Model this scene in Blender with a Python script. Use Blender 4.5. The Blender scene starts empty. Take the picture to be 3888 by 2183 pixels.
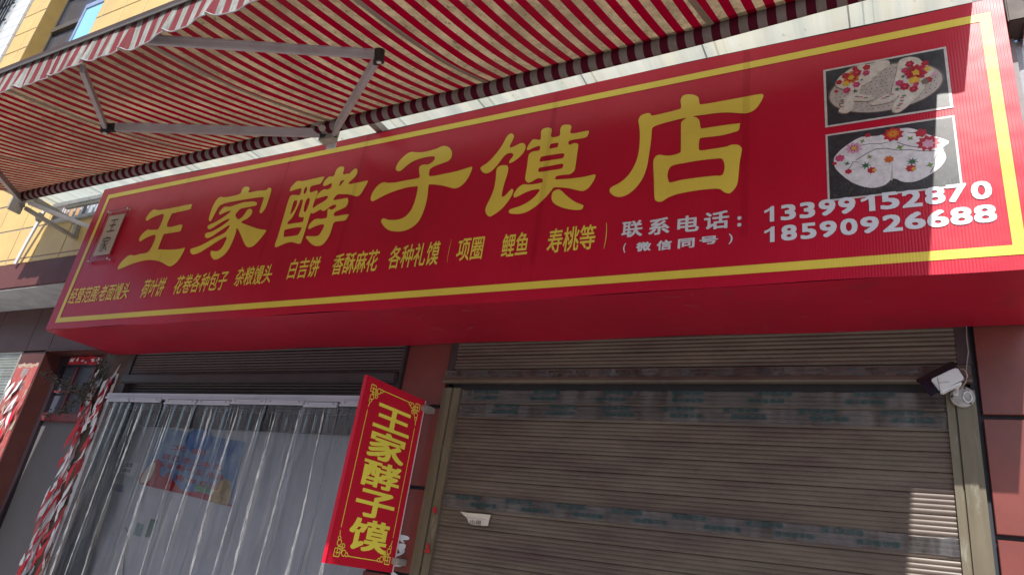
import bpy, bmesh, math, random
from mathutils import Vector, Matrix
C = bpy.context.scene.collection
R = random.Random(7)
SC = bpy.context.scene

# ------------------------------------------------------------------ camera, sky, sun, exposure
F_PX, CX, CY, EYE = 2688.55, 1944.0, 1091.5, Vector((0, 0, 1.6))
def _n(v): return v.normalized()
_X = _n(Vector((4976.0, -363.5, -F_PX)))
_Z = _n(Vector((988.0, -6360.5, F_PX)))
_Z = _n(_Z - _X * _X.dot(_Z))
_Y = _Z.cross(_X)
def c2w(c): return Vector((_X.dot(c), _Y.dot(c), _Z.dot(c)))
cam = bpy.data.cameras.new('camera'); co = bpy.data.objects.new('camera', cam); C.objects.link(co)
rt, up, bk = c2w(Vector((1, 0, 0))), -c2w(Vector((0, 1, 0))), -c2w(Vector((0, 0, 1)))
m = Matrix.Identity(4)
for i in range(3):
    m[i][0], m[i][1], m[i][2], m[i][3] = rt[i], up[i], bk[i], EYE[i]
co.matrix_world = m
cam.sensor_width = 36.0; cam.lens = F_PX / 3888 * 36; cam.clip_end = 2000; cam.clip_start = 0.05
SC.camera = co

SUN = _n(Vector((0.177, -1.0, 1.17)))          # towards the sun
w = bpy.data.worlds.new('World'); SC.world = w; w.use_nodes = True
nt = w.node_tree; bg = nt.nodes['Background']
sky = nt.nodes.new('ShaderNodeTexSky'); sky.sky_type = 'NISHITA'; sky.sun_disc = False
sky.sun_elevation = math.asin(SUN.z); sky.sun_rotation = math.atan2(SUN.x, SUN.y)
sky.air_density = 1.0; sky.dust_density = 1.6
nt.links.new(sky.outputs[0], bg.inputs[0]); bg.inputs[1].default_value = 0.105
sl = bpy.data.lights.new('sun', 'SUN'); sl.energy = 3.9; sl.angle = math.radians(0.6); sl.color = (1.0, 0.955, 0.88)
so = bpy.data.objects.new('sun', sl); C.objects.link(so)
so.rotation_euler = (-SUN).to_track_quat('-Z', 'Y').to_euler(); so.location = (2, -12, 16)
SC.view_settings.view_transform = 'Standard'; SC.view_settings.look = 'None'
SC.view_settings.exposure = 0.84; SC.view_settings.gamma = 1.0
SC.render.engine = 'CYCLES'
SC.cycles.use_denoising = True
SC.cycles.max_bounces = 10; SC.cycles.diffuse_bounces = 5; SC.cycles.transparent_max_bounces = 14
SC.cycles.sample_clamp_indirect = 6.0

# ------------------------------------------------------------------ helpers
def ray(u, v): return c2w(Vector((u - CX, v - CY, F_PX)))
def at(u, v, y):
    d = ray(u, v); t = (y - EYE.y) / d.y; return EYE + d * t
def atz(u, v, z):
    d = ray(u, v); t = (z - EYE.z) / d.z; return EYE + d * t

ORG = {}
def thing(name, label, cat, loc=(0, 0, 0), group=None):
    o = bpy.data.objects.new(name, None); C.objects.link(o); o.location = loc
    o.empty_display_size = 0.1
    o['label'] = label; o['category'] = cat
    if group: o['group'] = group
    ORG[o.name] = Vector(loc); return o
def tag(o, label, cat, group=None):
    o['label'] = label; o['category'] = cat
    if group: o['group'] = group
    return o
def origin(p): return ORG[p.name] if p is not None else Vector((0, 0, 0))
def mk(name, verts, faces, mt, parent=None, smooth=False, label=None, kind=None):
    og = origin(parent)
    me = bpy.data.meshes.new(name)
    me.from_pydata([tuple(Vector(v) - og) for v in verts], [], faces); me.update()
    return lnk(name, me, mt, parent, og, smooth, label, kind)
def lnk(name, me, mt, parent=None, og=None, smooth=False, label=None, kind=None):
    o = bpy.data.objects.new(name, me); C.objects.link(o)
    if mt is not None and len(me.materials) == 0: me.materials.append(mt)
    if parent is not None: o.parent = parent; ORG[o.name] = og if og is not None else origin(parent)
    else: ORG[o.name] = Vector((0, 0, 0))
    if smooth:
        for p in me.polygons: p.use_smooth = True
    if label: o['label'] = label
    if kind: o['kind'] = kind
    return o
BF = [(0, 3, 2, 1), (4, 5, 6, 7), (0, 1, 5, 4), (1, 2, 6, 5), (2, 3, 7, 6), (3, 0, 4, 7)]
def bverts(x0, x1, y0, y1, z0, z1):
    return [(x0, y0, z0), (x1, y0, z0), (x1, y1, z0), (x0, y1, z0), (x0, y0, z1), (x1, y0, z1), (x1, y1, z1), (x0, y1, z1)]
def box(name, x0, x1, y0, y1, z0, z1, mt, parent=None, bev=0, **k):
    if bev:
        bm = bmesh.new(); og = origin(parent)
        vs = [bm.verts.new(Vector(v) - og) for v in bverts(x0, x1, y0, y1, z0, z1)]
        for f in BF: bm.faces.new([vs[i] for i in f])
        bmesh.ops.bevel(bm, geom=list(bm.edges), offset=bev, segments=2, affect='EDGES')
        me = bpy.data.meshes.new(name); bm.to_mesh(me); bm.free()
        return lnk(name, me, mt, parent, og, False, **k)
    return mk(name, bverts(x0, x1, y0, y1, z0, z1), BF, mt, parent, **k)
class MB:
    def __init__(s): s.v = []; s.f = []
    def add(s, v, f):
        n = len(s.v); s.v += [tuple(q) for q in v]; s.f += [tuple(i + n for i in g) for g in f]
    def box(s, *a): s.add(bverts(*a), BF)
    def beam(s, a, b, w, h, upv=(0, 0, 1)):
        a, b = Vector(a), Vector(b); d = (b - a).normalized(); r = d.cross(Vector(upv)).normalized(); u = r.cross(d)
        vs = []
        for p in (a, b):
            for sx, sz in ((-1, -1), (1, -1), (1, 1), (-1, 1)): vs.append(p + r * sx * w / 2 + u * sz * h / 2)
        s.add(vs, [(0, 3, 2, 1), (4, 5, 6, 7), (0, 1, 5, 4), (1, 2, 6, 5), (2, 3, 7, 6), (3, 0, 4, 7)])
    def tube(s, pts, r, n=8, cap=True):
        pts = [Vector(p) for p in pts]; rings = []
        for i, p in enumerate(pts):
            d = (pts[min(i + 1, len(pts) - 1)] - pts[max(i - 1, 0)]).normalized()
            a = d.cross(Vector((0, 0, 1)))
            if a.length < 0.1: a = d.cross(Vector((1, 0, 0)))
            a.normalize(); b = d.cross(a)
            rr = r[i] if isinstance(r, (list, tuple)) else r
            rings.append([p + (a * math.cos(2 * math.pi * k / n) + b * math.sin(2 * math.pi * k / n)) * rr for k in range(n)])
        v = [q for g in rings for q in g]; f = []
        for i in range(len(rings) - 1):
            for k in range(n): f.append((i * n + k, i * n + (k + 1) % n, (i + 1) * n + (k + 1) % n, (i + 1) * n + k))
        if cap: f.append(tuple(range(n))[::-1]); f.append(tuple((len(rings) - 1) * n + k for k in range(n)))
        s.add(v, f)
    def build(s, name, mt, parent=None, **k): return mk(name, s.v, s.f, mt, parent, **k)

# ------------------------------------------------------------------ materials
def new_mat(name):
    mt = bpy.data.materials.new(name); mt.use_nodes = True
    t = mt.node_tree; return mt, t, t.nodes['Principled BSDF']
def pos(t, scale=(1, 1, 1)):
    g = t.nodes.new('ShaderNodeNewGeometry'); mp = t.nodes.new('ShaderNodeMapping')
    mp.inputs['Scale'].default_value = scale; t.links.new(g.outputs['Position'], mp.inputs['Vector']); return mp.outputs[0]
def noise(t, vec, scale, detail=5, rough=0.6):
    n = t.nodes.new('ShaderNodeTexNoise'); n.inputs['Scale'].default_value = scale
    n.inputs['Detail'].default_value = detail; n.inputs['Roughness'].default_value = rough
    t.links.new(vec, n.inputs['Vector']); return n.outputs[0]
def ramp(t, fac, a, b, c0=(0, 0, 0, 1), c1=(1, 1, 1, 1)):
    r = t.nodes.new('ShaderNodeValToRGB'); r.color_ramp.elements[0].position = a; r.color_ramp.elements[1].position = b
    r.color_ramp.elements[0].color = c0; r.color_ramp.elements[1].color = c1; t.links.new(fac, r.inputs[0]); return r.outputs[0]
def mix(t, fac, a, b, mode='MIX'):
    mx = t.nodes.new('ShaderNodeMix'); mx.data_type = 'RGBA'; mx.blend_type = mode
    for inp, val in ((mx.inputs[0], fac), (mx.inputs[6], a), (mx.inputs[7], b)):
        if isinstance(val, (int, float)): inp.default_value = val
        elif isinstance(val, tuple): inp.default_value = val if len(val) == 4 else (*val, 1)
        else: t.links.new(val, inp)
    return mx.outputs[2]
def mathn(t, op, a, b=None):
    n = t.nodes.new('ShaderNodeMath'); n.operation = op
    for i, val in enumerate((a, b)):
        if val is None: continue
        if isinstance(val, (int, float)): n.inputs[i].default_value = val
        else: t.links.new(val, n.inputs[i])
    return n.outputs[0]
def bump(t, bs, h, strength=0.3, dist=0.01):
    b = t.nodes.new('ShaderNodeBump'); b.inputs['Strength'].default_value = strength; b.inputs['Distance'].default_value = dist
    t.links.new(h, b.inputs['Height']); t.links.new(b.outputs[0], bs.inputs['Normal'])
def pbr(name, col, rough=0.6, metal=0.0, var=0.18, scale=6, dirt=None, dscale=2.5, damt=(0.5, 0.75), bmp=0.0, bscale=60, stretch=(1, 1, 1), spec=0.5, rv=0.1):
    mt, t, b = new_mat(name)
    p = pos(t, stretch); n = noise(t, p, scale)
    c = mix(t, ramp(t, n, 0.3, 0.7), tuple(x * (1 - var) for x in col), tuple(min(1, x * (1 + var * 0.6)) for x in col))
    if dirt is not None:
        n2 = noise(t, p, dscale, 8, 0.7)
        c = mix(t, ramp(t, n2, damt[0], damt[1]), c, dirt)
    t.links.new(c, b.inputs['Base Color'])
    b.inputs['Metallic'].default_value = metal; b.inputs['Specular IOR Level'].default_value = spec
    n3 = noise(t, p, scale * 1.7, 4)
    rr = mathn(t, 'ADD', mathn(t, 'MULTIPLY', n3, 2 * rv), rough - rv)
    t.links.new(rr, b.inputs['Roughness'])
    if bmp: bump(t, b, noise(t, p, bscale, 6), bmp, 0.004)
    return mt

RED = (0.46, 0.004, 0.030); YEL = (0.74, 0.58, 0.085)
def film(name, col, rough=0.33, ribs=True, dirtc=(0.30, 0.06, 0.07), damt=(0.62, 0.9)):
    mt, t, b = new_mat(name); p = pos(t)
    n = noise(t, p, 1.3, 6); c = mix(t, ramp(t, n, 0.35, 0.7), tuple(x * 0.9 for x in col), tuple(min(1, x * 1.08) for x in col))
    ps = pos(t, (1.5, 1.5, 5)); n2 = noise(t, ps, 3.2, 9, 0.72)
    c = mix(t, ramp(t, n2, *damt), c, dirtc)
    t.links.new(c, b.inputs['Base Color'])
    t.links.new(mathn(t, 'ADD', mathn(t, 'MULTIPLY', noise(t, p, 2.2, 6), 0.22), rough - 0.1), b.inputs['Roughness'])
    b.inputs['Specular IOR Level'].default_value = 0.34
    h = noise(t, p, 1.6, 3)
    if ribs:
        wv = t.nodes.new('ShaderNodeTexWave'); wv.inputs['Scale'].default_value = 24; wv.bands_direction = 'X'
        wv.inputs['Distortion'].default_value = 0.15; t.links.new(p, wv.inputs['Vector'])
        h = mathn(t, 'ADD', h, mathn(t, 'MULTIPLY', wv.outputs['Fac'], 0.035))
    bump(t, b, h, 0.55, 0.02); return mt
M = {}
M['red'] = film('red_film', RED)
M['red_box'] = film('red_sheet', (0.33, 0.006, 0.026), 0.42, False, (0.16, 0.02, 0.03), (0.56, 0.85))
M['yellow'] = film('yellow_print', YEL, dirtc=(0.5, 0.36, 0.06))
M['white_print'] = film('white_print', (0.62, 0.65, 0.72), dirtc=(0.5, 0.5, 0.55))
M['black_print'] = pbr('black_print', (0.012, 0.010, 0.014), 0.4, var=0.3)
M['paper_beige'] = pbr('beige_paper', (0.66, 0.58, 0.46), 0.6, var=0.08)
M['bred'] = film('banner_red', (0.58, 0.010, 0.035), 0.35, False)
M['byel'] = film('banner_yellow', (0.92, 0.80, 0.10), 0.35, False, dirtc=(0.7, 0.5, 0.05))
M['bedge'] = pbr('banner_edge_white', (0.62, 0.58, 0.58), 0.5)
M['ywall'] = pbr('yellow_tile', (0.58, 0.405, 0.150), 0.42, var=0.10, scale=1.6, dirt=(0.46, 0.33, 0.14), dscale=1.2, damt=(0.5, 0.8), bmp=0.12, bscale=3)
M['yjamb'] = pbr('yellow_plaster', (0.44, 0.29, 0.085), 0.7, var=0.1, bmp=0.15)
M['joint'] = pbr('grey_joint', (0.27, 0.25, 0.26), 0.8)
M['white_tile'] = None
M['brown_tile'] = pbr('brown_tile', (0.085, 0.027, 0.024), 0.42, var=0.22, scale=3, dirt=(0.06, 0.025, 0.024), dscale=2, bmp=0.1, bscale=8)
M['red_tile'] = pbr('red_tile', (0.17, 0.040, 0.034), 0.34, var=0.22, scale=2.2, dirt=(0.12, 0.035, 0.033), dscale=1.6, bmp=0.1, bscale=6)
M['ledge'] = pbr('ledge_paint', (0.115, 0.034, 0.032), 0.6, var=0.2, scale=3, dirt=(0.07, 0.033, 0.03), dscale=3)
M['soffit'] = pbr('grey_plaster', (0.42, 0.43, 0.46), 0.85, var=0.14, scale=4, dirt=(0.28, 0.28, 0.31), dscale=5, damt=(0.45, 0.7), bmp=0.3, bscale=25)
M['dark_joint'] = pbr('dark_joint', (0.022, 0.025, 0.040), 0.6)
M['dark'] = pbr('dark_interior', (0.03, 0.024, 0.028), 0.7)
M['shutter'] = pbr('beige_shutter', (0.125, 0.097, 0.076), 0.42, 0.0, spec=0.4, var=0.22, scale=3, dirt=(0.075, 0.050, 0.046), dscale=2.2, damt=(0.42, 0.66), stretch=(0.7, 1, 3.2), rv=0.12)
M['shutter_dark'] = pbr('brown_shaded_shutter', (0.055, 0.042, 0.046), 0.36, 0.2, var=0.2, dirt=(0.05, 0.04, 0.045), dscale=3)  # left shutter's colour darkened to paint its deeper shade
M['guide'] = pbr('guide_rail', (0.14, 0.118, 0.08), 0.42, 0.1, var=0.25, scale=5, dirt=(0.30, 0.29, 0.25), dscale=9, damt=(0.58, 0.75), stretch=(3, 3, 0.4))
M['grey_shutter'] = pbr('galvanised_shutter', (0.42, 0.45, 0.44), 0.3, 0.6, var=0.25, scale=5)
M['alu'] = pbr('grey_aluminium', (0.42, 0.41, 0.45), 0.42, 0.2, var=0.12, scale=8, dirt=(0.28, 0.25, 0.27), dscale=3, stretch=(1, 1, 1))
M['alu_white'] = pbr('white_metal', (0.62, 0.62, 0.66), 0.4, 0.1, var=0.1, dirt=(0.38, 0.36, 0.36), dscale=7, damt=(0.55, 0.75))
M['steel'] = pbr('dusty_steel', (0.34, 0.32, 0.29), 0.5, 0.3, var=0.25, dirt=(0.14, 0.10, 0.08), dscale=9, damt=(0.55, 0.75))
M['black'] = pbr('black_plastic', (0.02, 0.02, 0.023), 0.4)
M['navy'] = pbr('solar_glass', (0.012, 0.018, 0.035), 0.18)
M['white_plastic'] = pbr('white_plastic', (0.62, 0.63, 0.65), 0.45, var=0.06)
M['rail'] = pbr('rail_white', (0.50, 0.50, 0.58), 0.35, 0.1, var=0.08)
M['grey_wall'] = pbr('grey_partition', (0.50, 0.51, 0.55), 0.6, var=0.08, scale=2)
M['door_grey'] = pbr('grey_door', (0.115, 0.11, 0.12), 0.5, var=0.06)
M['red_frame'] = pbr('red_frame', (0.16, 0.030, 0.040), 0.45)
M['black_frame'] = pbr('black_frame', (0.022, 0.014, 0.022), 0.4)
M['p_red'] = pbr('couplet_red', (0.50, 0.006, 0.022), 0.55, var=0.1)
M['p_red_old'] = pbr('faded_red_paper', (0.36, 0.075, 0.075), 0.7, var=0.25, scale=9, dirt=(0.30, 0.17, 0.15), dscale=12, damt=(0.5, 0.7))
M['p_white'] = pbr('torn_white_paper', (0.66, 0.66, 0.70), 0.75, var=0.06)
M['p_black'] = pbr('couplet_ink', (0.02, 0.022, 0.03), 0.5)
M['p_buff'] = pbr('paste_residue', (0.36, 0.27, 0.22), 0.8, var=0.3, scale=20)
M['p_dirt'] = pbr('bare_brown_pillar', (0.11, 0.065, 0.05), 0.7, var=0.45, scale=7, dirt=(0.055, 0.05, 0.045), dscale=5, damt=(0.45, 0.65), bmp=0.4, bscale=20)
M['leaf'] = pbr('dry_leaf', (0.085, 0.082, 0.070), 0.8, var=0.5, scale=40)
M['stem'] = pbr('dry_stem', (0.06, 0.05, 0.045), 0.8)
M['ground'] = pbr('concrete_road', (0.32, 0.31, 0.295), 0.85, var=0.2, scale=1.2, dirt=(0.20, 0.19, 0.18), dscale=0.5, bmp=0.2)
M['pave'] = pbr('paving', (0.34, 0.32, 0.30), 0.8, var=0.18, scale=2.0)
M['winframe'] = pbr('brown_window_frame', (0.085, 0.075, 0.062), 0.4)
M['blueframe'] = pbr('blue_grey_frame', (0.25, 0.30, 0.46), 0.3)
M['skyglass'] = pbr('sky_reflection_glass', (0.26, 0.55, 0.68), 0.10, var=0.10, scale=1.5)  # sky reflection painted into the pane's blue base colour
M['darkglass'] = pbr('dark_glass', (0.055, 0.060, 0.085), 0.12, var=0.15)
M['curtain_grey'] = pbr('grey_blind', (0.33, 0.38, 0.42), 0.5)
M['brownpanel'] = pbr('brown_panel', (0.045, 0.025, 0.02), 0.6)
M['tan'] = pbr('tan_board', (0.42, 0.26, 0.14), 0.6)
M['brush_white'] = pbr('white_brush_paint', (0.60, 0.60, 0.63), 0.7)
M['brush_red'] = pbr('red_brush_paint', (0.38, 0.01, 0.02), 0.6)
M['teal'] = pbr('teal_ink', (0.012, 0.060, 0.064), 0.4)
M['inkblue'] = pbr('blue_ink', (0.03, 0.07, 0.11), 0.4)

def brick_mat(name, col, joint, wd, ht):
    mt, t, b = new_mat(name); g = t.nodes.new('ShaderNodeNewGeometry'); sp = t.nodes.new('ShaderNodeSeparateXYZ'); cb = t.nodes.new('ShaderNodeCombineXYZ')
    t.links.new(g.outputs['Position'], sp.inputs[0]); t.links.new(sp.outputs[0], cb.inputs[0]); t.links.new(sp.outputs[2], cb.inputs[1])
    br = t.nodes.new('ShaderNodeTexBrick'); t.links.new(cb.outputs[0], br.inputs[0]); br.offset = 0.0
    br.inputs['Color1'].default_value = (*col, 1); br.inputs['Color2'].default_value = (*[x * 0.92 for x in col], 1); br.inputs['Mortar'].default_value = (*joint, 1)
    br.inputs['Scale'].default_value = 1; br.inputs['Mortar Size'].default_value = 0.006; br.inputs['Brick Width'].default_value = wd; br.inputs['Row Height'].default_value = ht
    t.links.new(br.outputs['Color'], b.inputs['Base Color']); b.inputs['Roughness'].default_value = 0.3; return mt
M['white_tile'] = brick_mat('white_tile', (0.62, 0.63, 0.65), (0.34, 0.35, 0.38), 0.30, 0.20)

PER = 0.0953; X0 = -3.239
def fabric_mat(name, cream, red, trans, seed_dirt, specks=True, streak=False):
    mt, t, b = new_mat(name); t.nodes.remove(b); out = t.nodes['Material Output']
    g = t.nodes.new('ShaderNodeNewGeometry'); sp = t.nodes.new('ShaderNodeSeparateXYZ'); t.links.new(g.outputs['Position'], sp.inputs[0])
    f = mathn(t, 'FRACT', mathn(t, 'ADD', mathn(t, 'MULTIPLY', mathn(t, 'SUBTRACT', sp.outputs[0], X0), 1 / PER), 100.225))
    isr = mathn(t, 'LESS_THAN', f, 0.50)
    p = pos(t)
    n = noise(t, p, 2.5, 6); cr = mix(t, ramp(t, n, 0.35, 0.7), tuple(x * 0.88 for x in cream), cream)
    rd = mix(t, ramp(t, n, 0.35, 0.7), tuple(x * 0.85 for x in red), red)
    c = mix(t, isr, cr, rd)
    big = ramp(t, noise(t, p, 1.1, 4), 0.30, 0.62)
    pf = pos(t, (3.2, 1.2, 3)) ; fine = ramp(t, noise(t, pf, 11, 9, 0.78), 0.46, 0.64)
    amt = mathn(t, 'MULTIPLY', mathn(t, 'MULTIPLY', big, fine), mathn(t, 'SUBTRACT', 1.0, mathn(t, 'MULTIPLY', isr, 0.65)))
    dc = mix(t, isr, (0.075, 0.056, 0.036), (0.045, 0.004, 0.006))
    c = mix(t, mathn(t, 'MULTIPLY', amt, seed_dirt), c, dc)
    med = ramp(t, noise(t, pos(t, (1.0, 0.8, 1)), 4.5, 8, 0.75), 0.42, 0.60)
    c = mix(t, mathn(t, 'MULTIPLY', mathn(t, 'MULTIPLY', med, 0.72 if specks else 0.25), mathn(t, 'SUBTRACT', 1.0, mathn(t, 'MULTIPLY', isr, 0.8))), c, mix(t, isr, (0.12, 0.088, 0.055), (0.06, 0.003, 0.008)))
    if specks:
        s2 = ramp(t, noise(t, pos(t, (1.0, 0.55, 1)), 34, 6, 0.7), 0.60, 0.64)
        c = mix(t, mathn(t, 'MULTIPLY', s2, 0.72), c, mix(t, isr, (0.06, 0.04, 0.028), (0.04, 0.003, 0.004)))
    if streak:
        s3 = ramp(t, noise(t, pos(t, (1.0, 1.0, 0.06)), 46, 5, 0.7), 0.44, 0.62)
        c = mix(t, mathn(t, 'MULTIPLY', s3, mathn(t, 'SUBTRACT', 0.62, mathn(t, 'MULTIPLY', isr, 0.35))), c, (0.12, 0.13, 0.12))
    if specks: c = mix(t, mathn(t, 'MULTIPLY', ramp(t, noise(t, pos(t, (0.6, 1, 1)), 0.9, 3), 0.42, 0.62), 0.42), c, (0.05, 0.022, 0.02))
    df = t.nodes.new('ShaderNodeBsdfDiffuse'); tr = t.nodes.new('ShaderNodeBsdfTranslucent'); mx = t.nodes.new('ShaderNodeMixShader')
    t.links.new(c, df.inputs[0]); t.links.new(c, tr.inputs[0]); mx.inputs[0].default_value = trans
    t.links.new(df.outputs[0], mx.inputs[1]); t.links.new(tr.outputs[0], mx.inputs[2]); t.links.new(mx.outputs[0], out.inputs[0]); return mt
M['fabric'] = fabric_mat('striped_awning_cloth', (0.285, 0.215, 0.135), (0.135, 0.0004, 0.009), 0.40, 0.95)
M['valance'] = fabric_mat('striped_valance_cloth', (0.40, 0.42, 0.41), (0.24, 0.055, 0.07), 0.22, 0.5, False, True)
M['roller'] = fabric_mat('rolled_cloth', (0.20, 0.175, 0.175), (0.075, 0.010, 0.022), 0.0, 0.35, False)
M['seamcloth'] = pbr('seam_cloth', (0.22, 0.18, 0.14), 0.8, var=0.2, stretch=(8, 0.5, 1))
def sheet_mat():
    mt, t, b = new_mat('translucent_roof_sheet'); t.nodes.remove(b); out = t.nodes['Material Output']
    p = pos(t, (3, 0.6, 1)); n = noise(t, p, 2.4, 6, 0.6)
    c = mix(t, ramp(t, n, 0.35, 0.75), (0.60, 0.66, 0.64), (0.60, 0.60, 0.48))
    c = mix(t, ramp(t, noise(t, pos(t, (1, 0.04, 1)), 9, 3), 0.35, 0.7), c, (0.42, 0.48, 0.47))
    st = ramp(t, noise(t, pos(t, (1, 0.5, 1)), 22, 7, 0.7), 0.63, 0.69); big = ramp(t, noise(t, p, 0.8, 3), 0.42, 0.6)
    c = mix(t, mathn(t, 'MULTIPLY', mathn(t, 'MULTIPLY', st, big), 0.8), c, (0.20, 0.15, 0.08))
    df = t.nodes.new('ShaderNodeBsdfDiffuse'); tr = t.nodes.new('ShaderNodeBsdfTranslucent'); mx = t.nodes.new('ShaderNodeMixShader')
    t.links.new(c, df.inputs[0]); t.links.new(c, tr.inputs[0]); mx.inputs[0].default_value = 0.5
    gl = t.nodes.new('ShaderNodeBsdfGlossy'); gl.inputs['Roughness'].default_value = 0.35; m2 = t.nodes.new('ShaderNodeMixShader'); m2.inputs[0].default_value = 0.06
    t.links.new(df.outputs[0], mx.inputs[1]); t.links.new(tr.outputs[0], mx.inputs[2])
    t.links.new(mx.outputs[0], m2.inputs[1]); t.links.new(gl.outputs[0], m2.inputs[2]); t.links.new(m2.outputs[0], out.inputs[0]); return mt
M['sheet'] = sheet_mat()
def clear_mat(name, haze, tint, rough, gloss, bmps=0.0):
    mt, t, b = new_mat(name); t.nodes.remove(b); out = t.nodes['Material Output']
    tr = t.nodes.new('ShaderNodeBsdfTransparent'); tr.inputs[0].default_value = (*tint, 1)
    gl = t.nodes.new('ShaderNodeBsdfGlossy'); gl.inputs['Roughness'].default_value = rough
    df = t.nodes.new('ShaderNodeBsdfDiffuse'); df.inputs[0].default_value = (0.75, 0.76, 0.82, 1)
    p = pos(t, (4, 4, 0.7)); n = noise(t, p, 3, 5)
    m1 = t.nodes.new('ShaderNodeMixShader'); t.links.new(mathn(t, 'MULTIPLY', ramp(t, n, 0.3, 0.8), haze), m1.inputs[0])
    t.links.new(tr.outputs[0], m1.inputs[1]); t.links.new(df.outputs[0], m1.inputs[2])
    lw = t.nodes.new('ShaderNodeFresnel'); lw.inputs['IOR'].default_value = 1.45
    m2 = t.nodes.new('ShaderNodeMixShader'); t.links.new(mathn(t, 'MULTIPLY', lw.outputs[0], gloss), m2.inputs[0])
    t.links.new(m1.outputs[0], m2.inputs[1]); t.links.new(gl.outputs[0], m2.inputs[2]); t.links.new(m2.outputs[0], out.inputs[0])
    if bmps:
        bp = t.nodes.new('ShaderNodeBump'); bp.inputs['Strength'].default_value = bmps; bp.inputs['Distance'].default_value = 0.01
        t.links.new(noise(t, pos(t, (9, 9, 1.2)), 2.2, 4), bp.inputs['Height']); t.links.new(bp.outputs[0], gl.inputs['Normal']); t.links.new(bp.outputs[0], lw.inputs['Normal'])
    return mt
M['pvc'] = clear_mat('clear_pvc', 0.20, (0.90, 0.91, 0.95), 0.06, 1.6, 0.10)
M['pvc_edge'] = clear_mat('clear_pvc_edge', 0.6, (0.55, 0.56, 0.62), 0.15, 1.0)
M['tape'] = clear_mat('clear_tape', 0.15, (0.86, 0.82, 0.83), 0.22, 0.9, 0.5)
M['acrylic'] = clear_mat('clear_acrylic', 0.02, (0.96, 0.95, 0.96), 0.08, 0.35)
def fold_glint_mat():  # milky white that paints glints along the curtain folds
    mt, t, b = new_mat('painted_fold_glint'); t.nodes.remove(b); out = t.nodes['Material Output']
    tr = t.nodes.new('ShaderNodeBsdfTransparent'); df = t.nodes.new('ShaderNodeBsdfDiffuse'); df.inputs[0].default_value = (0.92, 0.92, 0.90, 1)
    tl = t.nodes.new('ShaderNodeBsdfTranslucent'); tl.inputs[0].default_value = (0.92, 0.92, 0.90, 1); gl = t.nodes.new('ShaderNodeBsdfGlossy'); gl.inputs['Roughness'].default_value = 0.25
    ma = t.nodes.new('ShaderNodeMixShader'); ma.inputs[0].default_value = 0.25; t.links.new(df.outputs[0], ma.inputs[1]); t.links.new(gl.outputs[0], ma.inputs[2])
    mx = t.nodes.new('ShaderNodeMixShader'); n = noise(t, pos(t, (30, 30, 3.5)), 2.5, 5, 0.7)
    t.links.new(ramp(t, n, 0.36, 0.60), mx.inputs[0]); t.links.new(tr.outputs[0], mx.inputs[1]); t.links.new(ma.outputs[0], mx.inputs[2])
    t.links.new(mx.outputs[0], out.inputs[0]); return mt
M['crease_or_glint'] = fold_glint_mat()
def brace_shade_mat():  # darkening tint that paints the shade of the inner frame posts
    mt, t, b = new_mat('painted_brace_shade'); t.nodes.remove(b); out = t.nodes['Material Output']
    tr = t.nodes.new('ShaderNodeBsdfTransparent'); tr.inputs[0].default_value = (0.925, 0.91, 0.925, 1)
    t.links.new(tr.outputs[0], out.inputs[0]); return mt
M['brace_shade'] = brace_shade_mat()

# ------------------------------------------------------------------ flat print helpers
def cmr(pts, k=3):
    n = len(pts); out = []
    for i in range(n):
        p0, p1, p2, p3 = pts[i - 1], pts[i], pts[(i + 1) % n], pts[(i + 2) % n]
        for j in range(k):
            s = j / k; s2 = s * s; s3 = s2 * s; q = []
            for a in (0, 1):
                q.append(p1[a] + 0.5 * s * (p2[a] - p0[a]) * 0.8 + s2 * (-3 * p1[a] + 3 * p2[a] - 0.4 * (2 * (p2[a] - p0[a]) + (p3[a] - p1[a]))) + s3 * (2 * p1[a] - 2 * p2[a] + 0.4 * ((p2[a] - p0[a]) + (p3[a] - p1[a]))) - 0.1 * 0) if False else q.append(0.5 * ((2 * p1[a]) + (-p0[a] + p2[a]) * s + (2 * p0[a] - 5 * p1[a] + 4 * p2[a] - p3[a]) * s2 + (-p0[a] + 3 * p1[a] - 3 * p2[a] + p3[a]) * s3))
            out.append(tuple(q))
    return out
def fill(loops):
    """loops of 2D points, even-odd filled -> (verts2d, faces)"""
    cu = bpy.data.curves.new('tmp', 'CURVE'); cu.dimensions = '2D'; cu.fill_mode = 'BOTH'
    for lp in loops:
        s = cu.splines.new('POLY'); s.points.add(len(lp) - 1)
        for i, p in enumerate(lp): s.points[i].co = (p[0], p[1], 0, 1)
        s.use_cyclic_u = True
    o = bpy.data.objects.new('tmp', cu); C.objects.link(o)
    dg = bpy.context.evaluated_depsgraph_get(); me = bpy.data.meshes.new_from_object(o.evaluated_get(dg))
    v = [(q.co.x, q.co.y) for q in me.vertices]; f = [tuple(p.vertices) for p in me.polygons]
    bpy.data.objects.remove(o); bpy.data.curves.remove(cu); bpy.data.meshes.remove(me)
    return v, f
def wallprint(name, loops, y, mt, parent, smooth=True, **k):
    """loops in world (x,z) on plane y"""
    v, f = fill([cmr(l) if smooth else l for l in loops])
    return mk(name, [(a, y, b) for a, b in v], f, mt, parent, **k)
def pts(s): 
    a = s.replace(')(', ' ').strip('()').split(' '); return [tuple(float(q) for q in p.split(',')) for p in a if p]
def px_loops(strs, ox, oy, sc, y):
    out = []
    for s in strs:
        l = []
        for a, b in pts(s):
            p = at(ox + a / sc, oy + b / sc, y); l.append((p.x, p.z))
        out.append(l)
    return out
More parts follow.
